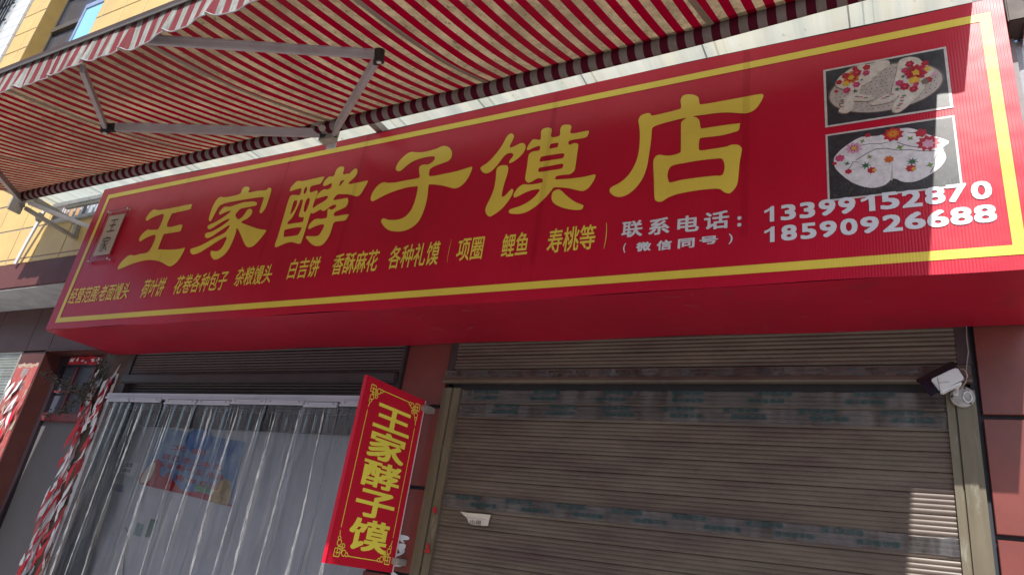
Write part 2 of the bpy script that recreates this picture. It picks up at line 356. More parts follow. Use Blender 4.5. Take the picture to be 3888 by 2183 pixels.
def text_mesh(s, off=0.0, shear=0.0, vertical=False):
    cu = bpy.data.curves.new('tmp', 'FONT'); cu.body = s; cu.size = 1.0; cu.offset = off; cu.resolution_u = 3; cu.fill_mode = 'FRONT'; cu.shear = shear
    o = bpy.data.objects.new('tmp', cu); C.objects.link(o)
    dg = bpy.context.evaluated_depsgraph_get(); me = bpy.data.meshes.new_from_object(o.evaluated_get(dg))
    v = [(q.co.x, q.co.y) for q in me.vertices]; f = [tuple(p.vertices) for p in me.polygons]
    bpy.data.objects.remove(o); bpy.data.curves.remove(cu); bpy.data.meshes.remove(me)
    return v, f
SQ = ((1, 1), (1, 0), (1, -1), (0, -1), (-1, -1), (-1, 0), (-1, 1), (0, 1))
def text(name, s, o, ex, ez, x0, x1, z0, z1, mt, parent, off=0.0, flip=False, **k):
    if s == '1':
        v, f = fill([[(0.60, 0.0), (1.0, 0.0), (1.0, 1.0), (0.74, 1.0), (0.58, 0.90), (0.36, 0.82), (0.08, 0.76), (0.08, 0.60), (0.34, 0.64), (0.60, 0.74)]]); off = 0
    else: v, f = text_mesh(s, 0.0)
    if not v: return None
    if off > 0:
        n_ = len(v); V, F = [], []
        for q in range(8):
            V += [(p[0] + off * SQ[q][0], p[1] + off * SQ[q][1]) for p in v]; F += [tuple(i + n_ * q for i in g) for g in f]
        v, f = V, F
    else: n_ = len(v)
    a0, a1 = min(p[0] for p in v), max(p[0] for p in v); b0, b1 = min(p[1] for p in v), max(p[1] for p in v)
    o, ex, ez = Vector(o), Vector(ex), Vector(ez); vs = []
    dn = ex.cross(ez)
    if dn.dot(EYE - o) < 0: dn = -dn
    for i, (a, b) in enumerate(v):
        s_, t_ = (a - a0) / max(a1 - a0, 1e-6), (b - b0) / max(b1 - b0, 1e-6)
        if flip: t_ = 1 - t_
        vs.append(o + ex * (x0 + s_ * (x1 - x0)) + ez * (z0 + t_ * (z1 - z0)) + dn * (0.00004 * (i // n_)))
    return mk(name, vs, f, mt, parent, **k)
def wtext(name, s, x0, x1, z0, z1, y, mt, parent, off=0.0, **k):
    return text(name, s, (0, y, 0), (1, 0, 0), (0, 0, 1), x0, x1, z0, z1, mt, parent, off, **k)

shared = {}
def panel(name, a, b, y0, y1, c, d, mt, parent):
    """bevelled slab sharing mesh data between equal sizes"""
    key = (name, round(b - a, 3), round(y1 - y0, 3), round(d - c, 3), mt.name)
    if key not in shared:
        w_, t_, h_ = (b - a) / 2, (y1 - y0) / 2, (d - c) / 2; e = min(0.003, t_ * 0.6)
        v = [(-w_, t_, -h_), (w_, t_, -h_), (w_, t_, h_), (-w_, t_, h_), (-w_, -t_ + e, -h_), (w_, -t_ + e, -h_), (w_, -t_ + e, h_), (-w_, -t_ + e, h_),
             (-w_ + e, -t_, -h_ + e), (w_ - e, -t_, -h_ + e), (w_ - e, -t_, h_ - e), (-w_ + e, -t_, h_ - e)]
        f = [(0, 1, 5, 4), (1, 2, 6, 5), (2, 3, 7, 6), (3, 0, 4, 7), (4, 5, 9, 8), (5, 6, 10, 9), (6, 7, 11, 10), (7, 4, 8, 11), (8, 9, 10, 11), (0, 3, 2, 1)]
        me = bpy.data.meshes.new(name); me.from_pydata(v, [], f); me.materials.append(mt); me.update(); shared[key] = me
    o = bpy.data.objects.new(name, shared[key]); C.objects.link(o); o.parent = parent
    o.location = Vector(((a + b) / 2, (y0 + y1) / 2, (c + d) / 2)) - origin(parent); return o

# ================================================================== SETTING
def struct(o): o['kind'] = 'structure'; return o
struct(mk('road', [(-80, -60, 0), (80, -60, 0), (80, 40, 0), (-80, 40, 0)], [(0, 1, 2, 3)], M['ground']))
struct(box('pavement', -40, 40, 1.2, 4.02, 0.004, 0.13, M['pave'], bev=0.01))

ob = thing('added_opposite_building', 'plain plastered apartment block added across the street behind the viewer to limit sky light', 'building', (0, -12, 0))  # unseen; added and sized to limit sky light and steer reflections
box('wall', -46, 2, -16, -12, 0, 9.8, pbr('added_building_plaster', (0.62, 0.61, 0.60), 0.8), ob)
for k in range(15):
    for l in range(3):
        x = -44 + k * 2.9; panel('window', x, x + 1.5, -12.02, -11.98, 0.9 + l * 3.0, 2.4 + l * 3.0, M['darkglass'], ob) if True else None
# ---- the shop building
bl = thing('shop_building', 'yellow tiled building with brown and red tiled ground floor behind the big red sign', 'building', (-3, 4, 0))
mbw = MB()
for x0, x1 in ((-20, -9.9), (-8.48, -8.03), (-6.93, -6.44), (-3.20, -2.80), (0.30, 6)): mbw.box(x0, x1, 4.03, 4.25, 0.0, 3.2)
mbw.box(-20, 6, 4.03, 4.25, 3.2, 3.724)
mbw.box(-8.03, -6.93, 4.0, 4.03, 3.21, 3.24)
mbw.build('lower_wall', M['dark_joint'], bl)
mbu = MB()
WIN = [(-10.94, -9.25, 7.44, 9.1), (-8.05, -6.1, 4.51, 5.9)]
def subtract(rects, w):
    out = []
    for (a, b, c, d) in rects:
        x0, x1, z0, z1 = max(a, w[0]), min(b, w[1]), max(c, w[2]), min(d, w[3])
        if x0 >= x1 or z0 >= z1: out.append((a, b, c, d)); continue
        if a < x0: out.append((a, x0, c, d))
        if x1 < b: out.append((x1, b, c, d))
        if c < z0: out.append((x0, x1, c, z0))
        if z1 < d: out.append((x0, x1, z1, d))
    return out
base = [(-11.55, 0.62, 3.73, 11.0)]
for wn in WIN: base = subtract(base, wn)
for (a, b, c, d) in base: mbu.box(a, b, 3.537, 3.80, c, d)
mbu.build('upper_wall', M['joint'], bl)
mbi = MB(); mbi.box(-11.55, 0.62, 4.3, 4.4, 3.73, 11.0); mbi.box(-11.55, 0.62, 3.81, 4.3, 3.73, 3.76)
mbi.build('inner_wall', M['dark'], bl)
struct_z = [4.035, 4.10, 4.497] + [4.497 + 0.3675 * k for k in range(1, 18)]
xs = [-11.55, -11.15] + [-7.60 - 0.51 * k for k in range(6, -16, -1)]
xs = [x for x in xs if x < 0.6] + [0.62]
gap = 0.008
rects = []
for i in range(len(xs) - 1):
    for k in range(len(struct_z) - 1):
        r = (xs[i], xs[i + 1], struct_z[k], struct_z[k + 1])
        if r[0] > -6.7 and r[3] < 4.95: continue
        if r[2] > 9.2: continue
        rr = [r]
        for wn in WIN: rr = subtract(rr, wn)
        rects += rr
for (a, b, c, d) in rects:
    if b - a < 0.03 or d - c < 0.03: continue
    panel('tile', a + gap, b - gap, 3.53 + R.uniform(-0.001, 0.001), 3.540, c + gap, d - gap, M['ywall'], bl)
# ledge (red band) and its soffit
box('ledge', -11.55, -6.75, 3.515, 3.80, 3.735, 4.03, M['ledge'], bl, bev=0.008)
box('ledge', -6.75, 0.62, 3.56, 3.80, 3.74, 4.03, M['ledge'], bl)
box('soffit', -11.55, 0.62, 3.53, 4.03, 3.722, 3.738, M['soffit'], bl)
# brown tiles on the front of the lower wall, header band
for a, b in ((-10.4, -9.2), (-9.2, -8.44), (-8.44, -8.0), (-8.0, -7.2), (-7.2, -6.4)):
    panel('tile', a + 0.004, b - 0.004, 4.0, 4.03, 3.212, 3.716, M['brown_tile'], bl)
for z0, z1 in ((0.13, 0.45), (0.456, 1.00), (1.006, 1.55), (1.556, 2.10), (2.106, 2.643), (2.655, 3.19)):
    panel('tile', -8.475, -8.04, 4.0, 4.03, z0, z1, M['brown_tile'] if z0 > 2.6 else M['ledge'], bl)
    panel('tile', -6.925, -6.49, 4.0, 4.03, z0, z1, M['p_dirt'], bl)
box('door_jamb', -8.039, -8.025, 3.999, 4.22, 0.13, 3.2, M['brown_tile'], bl)
box('door_header', -8.03, -6.93, 4.0, 4.25, 3.196, 3.209, M['brown_tile'], bl)
box('door_jamb', -6.945, -6.93, 4.031, 4.25, 0.13, 3.2, M['brown_tile'], bl)
zz = [0.13, 0.47, 1.022, 1.574, 2.118, 2.672, 3.24]
for j in range(5): panel('tile', 0.60 + j * 1.08, 0.60 + j * 1.08 + 1.07, 4.0, 4.03, 3.25, 3.716, M['red_tile'], bl)
for j in range(6): panel('tile', -17 + j * 1.1, -17 + j * 1.1 + 1.09, 4.0, 4.03, 3.212, 3.716, M['brown_tile'], bl)
for j in range(6):
    for q in range(5): panel('tile', -16.6 + j * 1.1, -16.6 + j * 1.1 + 1.09, 4.0, 4.03, 0.2 + q * 0.6, 0.79 + q * 0.6, M['brown_tile'], bl)
for k in range(6):
    z0, z1 = zz[k] + (0.012 if k else 0), zz[k + 1] - 0.012
    panel('tile', -3.19, -2.815, 3.995, 4.03, z0, z1, M['red_tile'], bl)
    for j in range(3): panel('tile', 0.335 + j * 1.13, 0.335 + j * 1.13 + 1.11, 3.995, 4.03, z0, z1, M['red_tile'], bl)
# interior of the left shop
room = MB()
room.box(-6.44, -3.2, 4.26, 4.30, 2.505, 3.2); room.box(-9.9, 0.3, 4.251, 4.258, 3.15, 3.3); room.box(-9.9, -8.48, 4.2, 4.25, 0, 3.2); room.box(-2.8, 0.3, 4.06, 4.25, 0, 3.2)
room.box(-3.2, -3.15, 4.25, 7.0, 0, 3.2); room.box(-6.49, -3.15, 4.25, 7, 2.95, 3.0)
room.build('shop_room', M['dark'], bl)
box('partition', -6.98, -3.21, 4.33, 4.36, 0.02, 2.52, M['grey_wall'], bl)
box('partition', -6.98, -3.21, 4.34, 4.37, 2.521, 2.95, M['dark'], bl)
# upper left window
def window(wn, y, parent, kind):
    a, b, c, d = wn
    f = MB(); t = 0.05
    f.box(a, b, y, y + 0.06, c, c + t); f.box(a, b, y, y + 0.06, d - t, d); f.box(a, a + t, y, y + 0.06, c + t, d - t); f.box(b - t, b, y, y + 0.06, c + t, d - t)
    fo = f.build('window', M['winframe'] if kind == 0 else M['alu_white'], parent)
    return fo
a, b, c, d = WIN[0]
fo = window((a, b, c, d), 3.72, bl, 0)
mk('window_reveal', [(a + 0.003, 3.535, c), (a + 0.003, 3.72, c), (a + 0.003, 3.72, d), (a + 0.003, 3.535, d)], [(0, 1, 2, 3)], M['yjamb'], fo)
mk('window_reveal', [(a, 3.535, c + 0.003), (b, 3.535, c + 0.003), (b, 3.72, c + 0.003), (a, 3.72, c + 0.003)], [(0, 1, 2, 3)], M['yjamb'], fo)
mk('window_reveal', [(b - 0.003, 3.535, c), (b - 0.003, 3.72, c), (b - 0.003, 3.72, d), (b - 0.003, 3.535, d)], [(0, 1, 2, 3)], M['yjamb'], fo)
box('transom_bar', a + 0.05, b - 0.05, 3.70, 3.76, 8.20, 8.29, M['winframe'], fo)
box('pane', a + 0.05, b - 0.05, 3.75, 3.76, c + 0.05, d - 0.05, M['darkglass'], fo)
sm = MB(); sx0, sx1 = -9.90, -9.30
sm.box(sx0, sx0 + 0.05, 3.60, 3.64, c + 0.02, 8.33); sm.box(sx1 - 0.04, sx1, 3.60, 3.64, c + 0.02, 8.33); sm.box(sx0 + 0.05, sx1 - 0.04, 3.60, 3.64, 8.25, 8.33); sm.box(sx0 + 0.05, sx1 - 0.04, 3.60, 3.64, c + 0.02, c + 0.07)
sm.build('sash', M['blueframe'], fo)
box('pane', sx0 + 0.05, sx1 - 0.04, 3.615, 3.625, c + 0.07, 8.25, M['skyglass'], fo)
# barred window under the roof sheet
a, b, c, d = WIN[1]
fo = window((a, b, c, d), 3.60, bl, 1)
box('pane', a + 0.05, b - 0.05, 3.63, 3.64, c + 0.05, d - 0.05, M['curtain_grey'], fo)
box('blind', a + 0.05, -7.72, 3.620, 3.628, c + 0.05, d - 0.05, M['tan'], fo)
box('window_gap', -7.72, -7.60, 3.618, 3.628, c + 0.05, d - 0.05, M['black'], fo)
for k in range(15):
    x = a + 0.07 + k * 0.118
    box('window_bar', x, x + 0.016, 3.56, 3.576, c + 0.02, d - 0.02, M['alu_white'], fo)
box('window_sill', a - 0.03, b + 0.03, 3.50, 3.60, c - 0.025, c + 0.012, M['soffit'], fo)

# ---- neighbour building, white tiled
nb = thing('white_building', 'white tiled building with barred window at the far upper left', 'building', (-15, 4, 0))
mw = MB()
nbase = subtract([(-22, -11.56, 3.74, 12)], (-12.75, -12.10, 8.35, 9.6))
for (p, q, r, s) in nbase: mw.box(p, q, 3.50, 3.75, r, s)
mw.build('wall', M['white_tile'], nb)
wn = box('window', -12.75, -12.10, 3.66, 3.72, 8.35, 9.6, M['curtain_grey'], nb)
for k in range(8):
    x = -12.8 + k * 0.105
    box('grille_bar', x, x + 0.018, 3.44, 3.458, 8.25, 9.7, M['black'], wn)
for z in (8.27, 8.6, 8.95, 9.4): box('grille_rail', -12.84, -12.02, 3.459, 3.475, z, z + 0.022, M['black'], wn)
mb = MB(); mb.tube([(-12.3, 3.40, 8.3), (-12.28, 3.40, 8.9), (-12.2, 3.41, 9.5)], 0.03); mb.build('drain_pipe', M['black'], nb)

# ---- right end: brown boarding, trim and pilaster beyond the sign
rp = thing('brown_downpipe', 'dark brown boxed downpipe at the top right beside the end of the red sign', 'downpipe', (0.66, 3.5, 4.5))
box('casing', 0.585, 0.662, 3.40, 3.56, 4.53, 8.0, M['brownpanel'], rp, bev=0.006)
box('flange', 0.655, 0.668, 3.44, 3.60, 4.50, 8.0, M['alu_white'], rp)
pl = thing('white_pilaster', 'thin grey and white pilaster behind the right end of the red sign', 'pilaster', (0.7, 3.6, 3.7))
box('strip', 0.622, 0.650, 3.57, 3.75, 3.73, 4.53, M['soffit'], pl)
box('strip', 0.652, 0.70, 3.58, 3.75, 3.73, 4.53, M['alu_white'], pl)
box('strip', 0.670, 0.690, 3.62, 3.75, 4.534, 8.0, M['brownpanel'], pl)

# ================================================================== SHUTTERS
def slat_mesh(x0, x1, h, ribs, amp, deep, mt, name='slat', tilt=0.0):
    prof = [(0.0, deep), (0.003, deep), (0.0035, 0.0)]
    pitch = (h - 0.004) / ribs
    for r in range(ribs):
        z0 = 0.004 + r * pitch
        for s in (0.1, 0.3, 0.5, 0.7, 0.9): prof.append((z0 + s * pitch, -amp * (math.sin(math.pi * s) ** 0.8)))
        prof.append((z0 + pitch, 0.0))
    L = x1 - x0; v = []; f = []
    for z, y in prof: v += [(0, y, z), (L, y, z)]
    for i in range(len(prof) - 1): f.append((2 * i, 2 * i + 1, 2 * i + 3, 2 * i + 2))
    me = bpy.data.meshes.new(name); me.from_pydata(v, [], f); me.materials.append(mt); me.update(); return me
def slats(parent, x0, x1, y, zs, me, name='slat'):
    rj = random.Random(int(1000 * y) + len(zs))
    for z in zs:
        o = bpy.data.objects.new(name, me); C.objects.link(o); o.parent = parent; o.location = Vector((x0, y + rj.uniform(-0.001, 0.001), z)) - origin(parent)
        o.rotation_euler.x = math.radians(rj.uniform(-1.6, 1.6))
sh = thing('roller_shutter', 'closed beige ribbed roller shutter with rows of printed tape, right of the red pillar', 'shutter', (-1.2, 4, 0))
me = slat_mesh(-2.672, 0.192, 0.1, 4, 0.0046, 0.016, M['shutter'])
slats(sh, -2.672, 0.192, 4.004, [0.005 + 0.0995 * k for k in range(28)], me)
for sx in (0, 1):
    g = MB()
    if sx == 0: parts = [(-2.815, -2.785, 3.985), (-2.785, -2.735, 3.972), (-2.735, -2.722, 3.990), (-2.722, -2.668, 3.978)]
    else: parts = [(0.188, 0.222, 3.978), (0.222, 0.230, 3.992), (0.230, 0.286, 3.972), (0.286, 0.312, 3.985)]
    for p, q, y in parts: g.box(p, q, y, 4.05, 0.0, 2.80)
    g.build('guide_rail', M['guide'], sh)
me2 = slat_mesh(-2.745, 0.25, 0.1, 4, 0.006, 0.014, M['shutter'])
slats(sh, -2.745, 0.25, 3.982, [2.932, 3.032, 3.132], me2)
box('housing_post', -2.800, -2.746, 3.975, 4.03, 2.93, 3.2, M['shutter_dark'], sh)
box('housing_post', 0.251, 0.312, 3.975, 4.03, 2.93, 3.2, M['shutter_dark'], sh)
hb = MB(); v0 = [(3.985, 2.93), (3.968, 2.925), (3.962, 2.87), (3.955, 2.86), (3.950, 2.843), (3.955, 2.834), (3.99, 2.832)]
n = len(v0); hb.add([(-2.812, y, z) for y, z in v0] + [(0.306, y, z) for y, z in v0], [(i, i + 1, n + i + 1, n + i) for i in range(n - 1)] + [tuple(range(n)), tuple(range(2 * n - 1, n - 1, -1))])
hb.build('bottom_board', M['shutter'], sh)
box('dark_gap', -2.76, 0.28, 4.02, 4.029, 2.78, 2.94, M['dark'], sh)
# tapes on the right shutter: each band a clear strip with printed characters
TEAL = ['德保果汝源', '儒汉果保德', '源汝果保德']
def tape(zc, h, y, rows, mt_ink, words, step, x0=-2.66, x1=0.185, lab='', ins=0.19, hgt=0.027, seed=1, fade=0.0):
    rr = random.Random(seed)
    t_ = thing('tape', lab, 'tape', (x0, y, zc), 'printed tapes across the closed shutter')
    nx, nz = 90, 4; v = []; f = []
    for j in range(nz + 1):
        for i in range(nx + 1):
            x = x0 + (x1 - x0) * i / nx + (rr.uniform(-0.01, 0.01) if i in (0, nx) else 0)
            z = zc - h / 2 + h * j / nz + (rr.uniform(-0.004, 0.004) if j in (0, nz) else 0)
            v.append((x, y + rr.uniform(-0.0012, 0.0012), z))
    for j in range(nz):
        for i in range(nx): q = j * (nx + 1) + i; f.append((q, q + 1, q + nx + 2, q + nx + 1))
    mk('film', v, f, M['tape'], t_, smooth=True)
    for r, zr in enumerate(rows):
        xx = x0 + rr.uniform(0.05, 0.3)
        while xx + ins < x1 - 0.03:
            wtext('lettering', rr.choice(words), xx, xx + ins, zr, zr + hgt, y - 0.003, mt_ink, t_, 0.008, flip=(mt_ink is M['teal']))
            xx += step * rr.uniform(0.92, 1.08)
    return t_
tape(2.745, 0.085, 3.992, [2.765, 2.722], M['teal'], TEAL, 0.46, lab='crinkled clear tape with teal print, topmost on the shutter slats just below the dark gap', seed=3)
tape(2.648, 0.085, 3.993, [2.668, 2.63], M['teal'], TEAL, 0.38, lab='clear tape band with teal print, second row down on the shutter', seed=4)
tape(2.055, 0.085, 3.993, [2.068, 2.028], M['teal'], TEAL, 0.37, lab='shiny clear tape with teal print low across the shutter above the torn notice', seed=5)
bt = thing('tape', 'clear tape with blue handwriting style print along the shutter bottom board under the red sign', 'tape', (-2.7, 3.95, 2.88), 'printed tapes across the closed shutter')
x = -2.55; rb = random.Random(9)
for row in (0, 1):
    x = -2.55 + row * 0.03
    while x < -0.1:
        z = 2.896 - row * 0.026; y = 3.959 - 0.001 if row == 0 else 3.959
        wtext('lettering', '雅之星', x, x + 0.06, z, z + 0.014, 3.9590, M['inkblue'], bt, 0.0)
        wtext('lettering', '美尔佳', x + 0.085, x + 0.15, z, z + 0.017, 3.9590, M['p_black'], bt, 0.0)
        wtext('lettering', '服务恒久 品质永恒', x + 0.20, x + 0.34, z, z + 0.010, 3.9590, M['p_black'], bt, 0.0)
        x += 0.46
mk('film', [(-2.79, 3.9605, 2.875), (0.22, 3.9605, 2.875), (0.22, 3.9655, 2.92), (-2.79, 3.9655, 2.92)], [(0, 1, 2, 3)], M['tape'], bt)

# torn notice
P = at(1300 + 885 / 1.981, 1453 + 970 / 1.981, 3.99)
nl = px_loops(['(885,965)(950,978)(1040,985)(1118,992)(1105,1030)(1098,1075)(1060,1078)(1030,1072)(975,1068)(955,1050)(945,1020)(915,995)'], 1300, 1453, 1.981, 3.988)
nv, nf = fill(nl)
note = thing('torn_notice', 'torn beige paper notice with handwritten characters stuck on the shutter', 'notice', (-2.4, 3.99, 1.95))
mk('paper', [(a_, 3.988 - 0.012 * math.sin((a_ * 31 + b_ * 17)) ** 2, b_) for a_, b_ in nv], nf, pbr('old_notice_paper', (0.55, 0.49, 0.44), 0.7, var=0.08), note)
p1, p2 = at(1300 + 955 / 1.981, 1453 + 1062 / 1.981, 3.97), at(1300 + 1045 / 1.981, 1453 + 1035 / 1.981, 3.97)
wtext('lettering', '出租', p1.x, p2.x, p1.z, p2.z, 3.972, M['p_black'], note, 0.0)

# left raised shutter
ls = thing('roller_shutter', 'raised dark brown roller shutter above the plastic strip curtain', 'shutter', (-4.8, 4, 2.8))
me3 = slat_mesh(-6.40, -3.22, 0.1, 4, 0.005, 0.014, M['shutter_dark'])
slats(ls, -6.40, -3.22, 3.985, [2.912, 3.012, 3.112], me3)
box('guide_rail', -6.475, -6.405, 3.97, 4.05, 0.13, 3.2, M['shutter_dark'], ls, bev=0.004)
box('guide_rail', -3.225, -3.195, 3.97, 4.05, 2.7, 3.2, M['shutter_dark'], ls, bev=0.004)
box('bottom_board', -6.44, -3.215, 3.93, 3.98, 2.825, 2.905, M['shutter_dark'], ls, bev=0.01)
slats(ls, -6.40, -3.22, 4.03, [2.60, 2.70, 2.80], me3)
# far left shutter
fs = thing('roller_shutter', 'silvery galvanised roller shutter at the far left edge', 'shutter', (-9.3, 4, 0))
me4 = slat_mesh(-9.9, -8.50, 0.1, 3, 0.012, 0.02, M['grey_shutter'])
slats(fs, -9.9, -8.50, 4.03, [0.02 + 0.1 * k for k in range(32)], me4)
box('guide_rail', -8.51, -8.478, 4.0, 4.06, 0.13, 3.19, M['steel'], fs)

# ================================================================== DOOR with transom (left)
dr = thing('door', 'grey door with black frame and glazed transom between the two poster pillars', 'door', (-7.5, 4.2, 0))
fr = MB()
fr.box(-8.02, -7.955, 4.18, 4.25, 0.13, 3.19); fr.box(-7.01, -6.946, 4.18, 4.25, 0.13, 3.19); fr.box(-7.955, -7.01, 4.18, 4.25, 3.09, 3.19)
fr.build('frame', M['black_frame'], dr)
box('transom_bar', -7.955, -7.01, 4.17, 4.25, 2.49, 2.575, M['red_frame'], dr, bev=0.006)
box('transom_pane', -7.955, -7.01, 4.225, 4.235, 2.575, 3.09, M['darkglass'], dr)
for x in (-7.72, -7.40, -7.12): box('glazing_bar', x, x + 0.022, 4.205, 4.224, 2.575, 3.09, M['red_frame'], dr)
box('glazing_bar', -7.955, -7.01, 4.20, 4.2045, 2.80, 2.822, M['red_frame'], dr)
box('door_leaf', -7.955, -7.01, 4.215, 4.245, 0.14, 2.49, M['door_grey'], dr)

# ================================================================== COUPLETS (torn paper)
def jag(x0, x1, z0, z1, n, amp, rr):
    l = []
    for i in range(n): l.append((x0 + (x1 - x0) * i / n, z0 + rr.uniform(-amp, amp)))
    for i in range(n): l.append((x1 + rr.uniform(-amp, amp) * 0.5, z0 + (z1 - z0) * i / n))
    for i in range(n): l.append((x1 + (x0 - x1) * i / n, z1 + rr.uniform(-amp, amp)))
    for i in range(n): l.append((x0 + rr.uniform(-amp, amp) * 0.3, z1 + (z0 - z1) * i / n))
    return l
def shard(cx, cz, ln, wd, ang, rr):
    n = 6; top = []; bot = []; lean = rr.uniform(-.4, .4)
    for i in range(n + 1):
        s = i / n; hw = wd * (1 - abs(2 * s - 1) ** 1.3) * rr.uniform(0.35, 1.1) / 2
        o_ = wd * lean * math.sin(3.14 * s)
        top.append(((s - 0.5) * ln + rr.uniform(-.01, .01), o_ + hw)); bot.append(((s - 0.5) * ln + rr.uniform(-.01, .01), o_ - hw * rr.uniform(0.4, 1.3)))
    l = top + bot[::-1]; ca, sa = math.cos(ang), math.sin(ang)
    return [(cx + a * ca - b * sa, cz + a * sa + b * ca) for a, b in l]
def clampl(l, x0, x1): return [(min(max(a, x0), x1), b) for a, b in l]
def couplet(name, label, x0, x1, z0, z1, y, seed, n, wts, bare=None, cat='couplet', lk=1.0):
    rr = random.Random(seed); t_ = thing(name, label, cat, ((x0 + x1) / 2, y, z0))
    mbs = {k: MB() for k in ('p_white', 'p_red', 'p_black', 'p_red_old', 'p_buff')}
    k_ = 0
    for i in range(n):
        key = rr.choices(list(mbs), wts)[0]
        z = rr.uniform(z0, z1); s = rr.random()
        if bare and rr.random() < 0.96:      # paper survives near both edges, bare in the middle
            s = s * 0.36 if rr.random() < 0.62 else 1 - s * 0.26
        x = x0 + (x1 - x0) * s
        ln = rr.uniform(0.10, 0.34) * lk; wd = rr.uniform(0.03, 0.10) * (1.2 if key == 'p_white' else 0.9)
        ang = math.radians(rr.choice([58, 66, 74, 82, 94]) + rr.uniform(-6, 6)); 
        l = clampl(shard(x, z, ln, wd, ang, rr), x0, x1)
        k_ += 1; yy = y - 0.00035 * k_
        v, f = fill([l]) if False else (l, [tuple(range(len(l)))])
        mbs[key].add([(a, yy, b) for a, b in v], f)
    return t_, mbs
def finish(t_, mbs):
    names = dict(p_white='white_paper', p_red='red_paper', p_black='ink_mark', p_red_old='faded_paper', p_buff='paste_patch')
    for k, m_ in mbs.items():
        if m_.v: m_.build(names[k], M[k], t_, kind='stuff')
t_, mbs = couplet('torn_couplet', 'shredded red and white couplet strip on the pillar beside the plastic curtain', -6.922, -6.60, 0.3, 2.90, 3.996, 11, 200, (36, 48, 6, 8, 2), True)
rr = random.Random(77)
def jagv(x0, x1, z0, z1, n, amp, side, rr):
    a_ = [(x0 if side > 0 else x1, z0), (x0 if side > 0 else x1, z1)]; out_ = []
    for i in range(n + 1):
        z = z1 + (z0 - z1) * i / n; out_.append(((x1 if side > 0 else x0) + rr.uniform(-amp, amp), z + rr.uniform(-.02, .02)))
    return a_ + out_
wallprint('white_backing', [jagv(-6.922, -6.815, 0.3, 2.55, 60, 0.035, 1, rr)], 3.9975, M['p_white'], t_, smooth=False)
wallprint('white_backing', [jagv(-6.66, -6.60, 0.3, 2.93, 60, 0.022, -1, rr)], 3.9975, M['p_white'], t_, smooth=False)
finish(t_, mbs)
t_, mbs = couplet('torn_couplet', 'faded red couplet with torn white patches on the far left pillar', -8.472, -8.043, 0.3, 2.86, 3.994, 23, 120, (34, 16, 2, 32, 16), False)
rr = random.Random(4)
wallprint('faded_sheet', [jag(-8.46, -8.05, 0.3, 3.05, 16, 0.02, rr)], 3.9965, M['p_red_old'], t_, smooth=False)
wallprint('torn_edge', [jag(-8.45, -8.06, 3.02, 3.06, 14, 0.012, rr)], 3.9955, M['p_buff'], t_, smooth=False)
for z, ch in ((2.90, '春'), (2.76, '福')): wtext('lettering', ch, -8.33, -8.19, z, z + 0.11, 3.9948, M['joint'], t_, 0.02)
finish(t_, mbs)
t_, mbs = couplet('torn_couplet', 'torn red and white paper strip across the door head above the transom', -7.85, -7.05, 3.12, 3.16, 4.176, 31, 46, (55, 40, 3, 0, 2), False, 'couplet', 0.2)
rr = random.Random(5); wallprint('red_sheet', [jag(-7.86, -7.03, 3.10, 3.185, 12, 0.008, rr)], 4.1775, M['p_red'], t_, smooth=False)
finish(t_, mbs)

# dry vine
vn = thing('dried_vine', 'dried leafy twigs hanging over the transom beside the torn pillar', 'dried plant', (-7.2, 3.95, 2.9))
def vp(x, y, yy): return at(x / 2.862, 1150 + y / 2.862, yy)
branches = [[(1130, 600), (1090, 720), (1040, 820), (960, 900), (880, 930), (800, 900), (700, 840), (560, 800), (460, 770)],
            [(960, 900), (900, 980), (820, 1060), (700, 1150), (560, 1200), (450, 1225)],
            [(1040, 820), (1000, 900), (940, 1000), (890, 1060)], [(880, 930), (760, 960), (690, 900), (640, 860), (590, 880)],
            [(1090, 720), (1110, 660), (1160, 620)], [(820, 1060), (770, 1120), (690, 1190)]]
st = MB(); lf = MB(); rl = random.Random(2); 
for bi, brn in enumerate(branches):
    pp = [vp(x, y, 3.90 + 0.03 * math.sin(bi * 2.1 + i)) for i, (x, y) in enumerate(brn)]
    st.tube(pp, [0.006 - 0.004 * i / len(pp) for i in range(len(pp))], 5)
    for i in range(len(pp) - 1):
        dens = 30 if bi in (0, 1, 2, 3) else 20
        for k in range(dens):
            p = pp[i].lerp(pp[i + 1], rl.random()) + Vector((rl.gauss(0, 0.03), rl.gauss(0, 0.02), rl.gauss(0, 0.028)))
            a_ = Vector((rl.gauss(0, 1), rl.gauss(0, 1), rl.gauss(-0.6, 1))).normalized(); s_ = a_.cross(Vector((rl.gauss(0, 1), rl.gauss(0, 1), rl.gauss(0, 1)))).normalized()
            L = rl.uniform(0.018, 0.042); W = L * 0.3; nn = a_.cross(s_) * L * 0.25
            lf.add([p, p + a_ * L * 0.5 + s_ * W + nn, p + a_ * L, p + a_ * L * 0.5 - s_ * W + nn], [(0, 1, 2), (0, 2, 3)])
st.build('stem', M['stem'], vn); lf.build('leaves', M['leaf'], vn, kind='stuff')

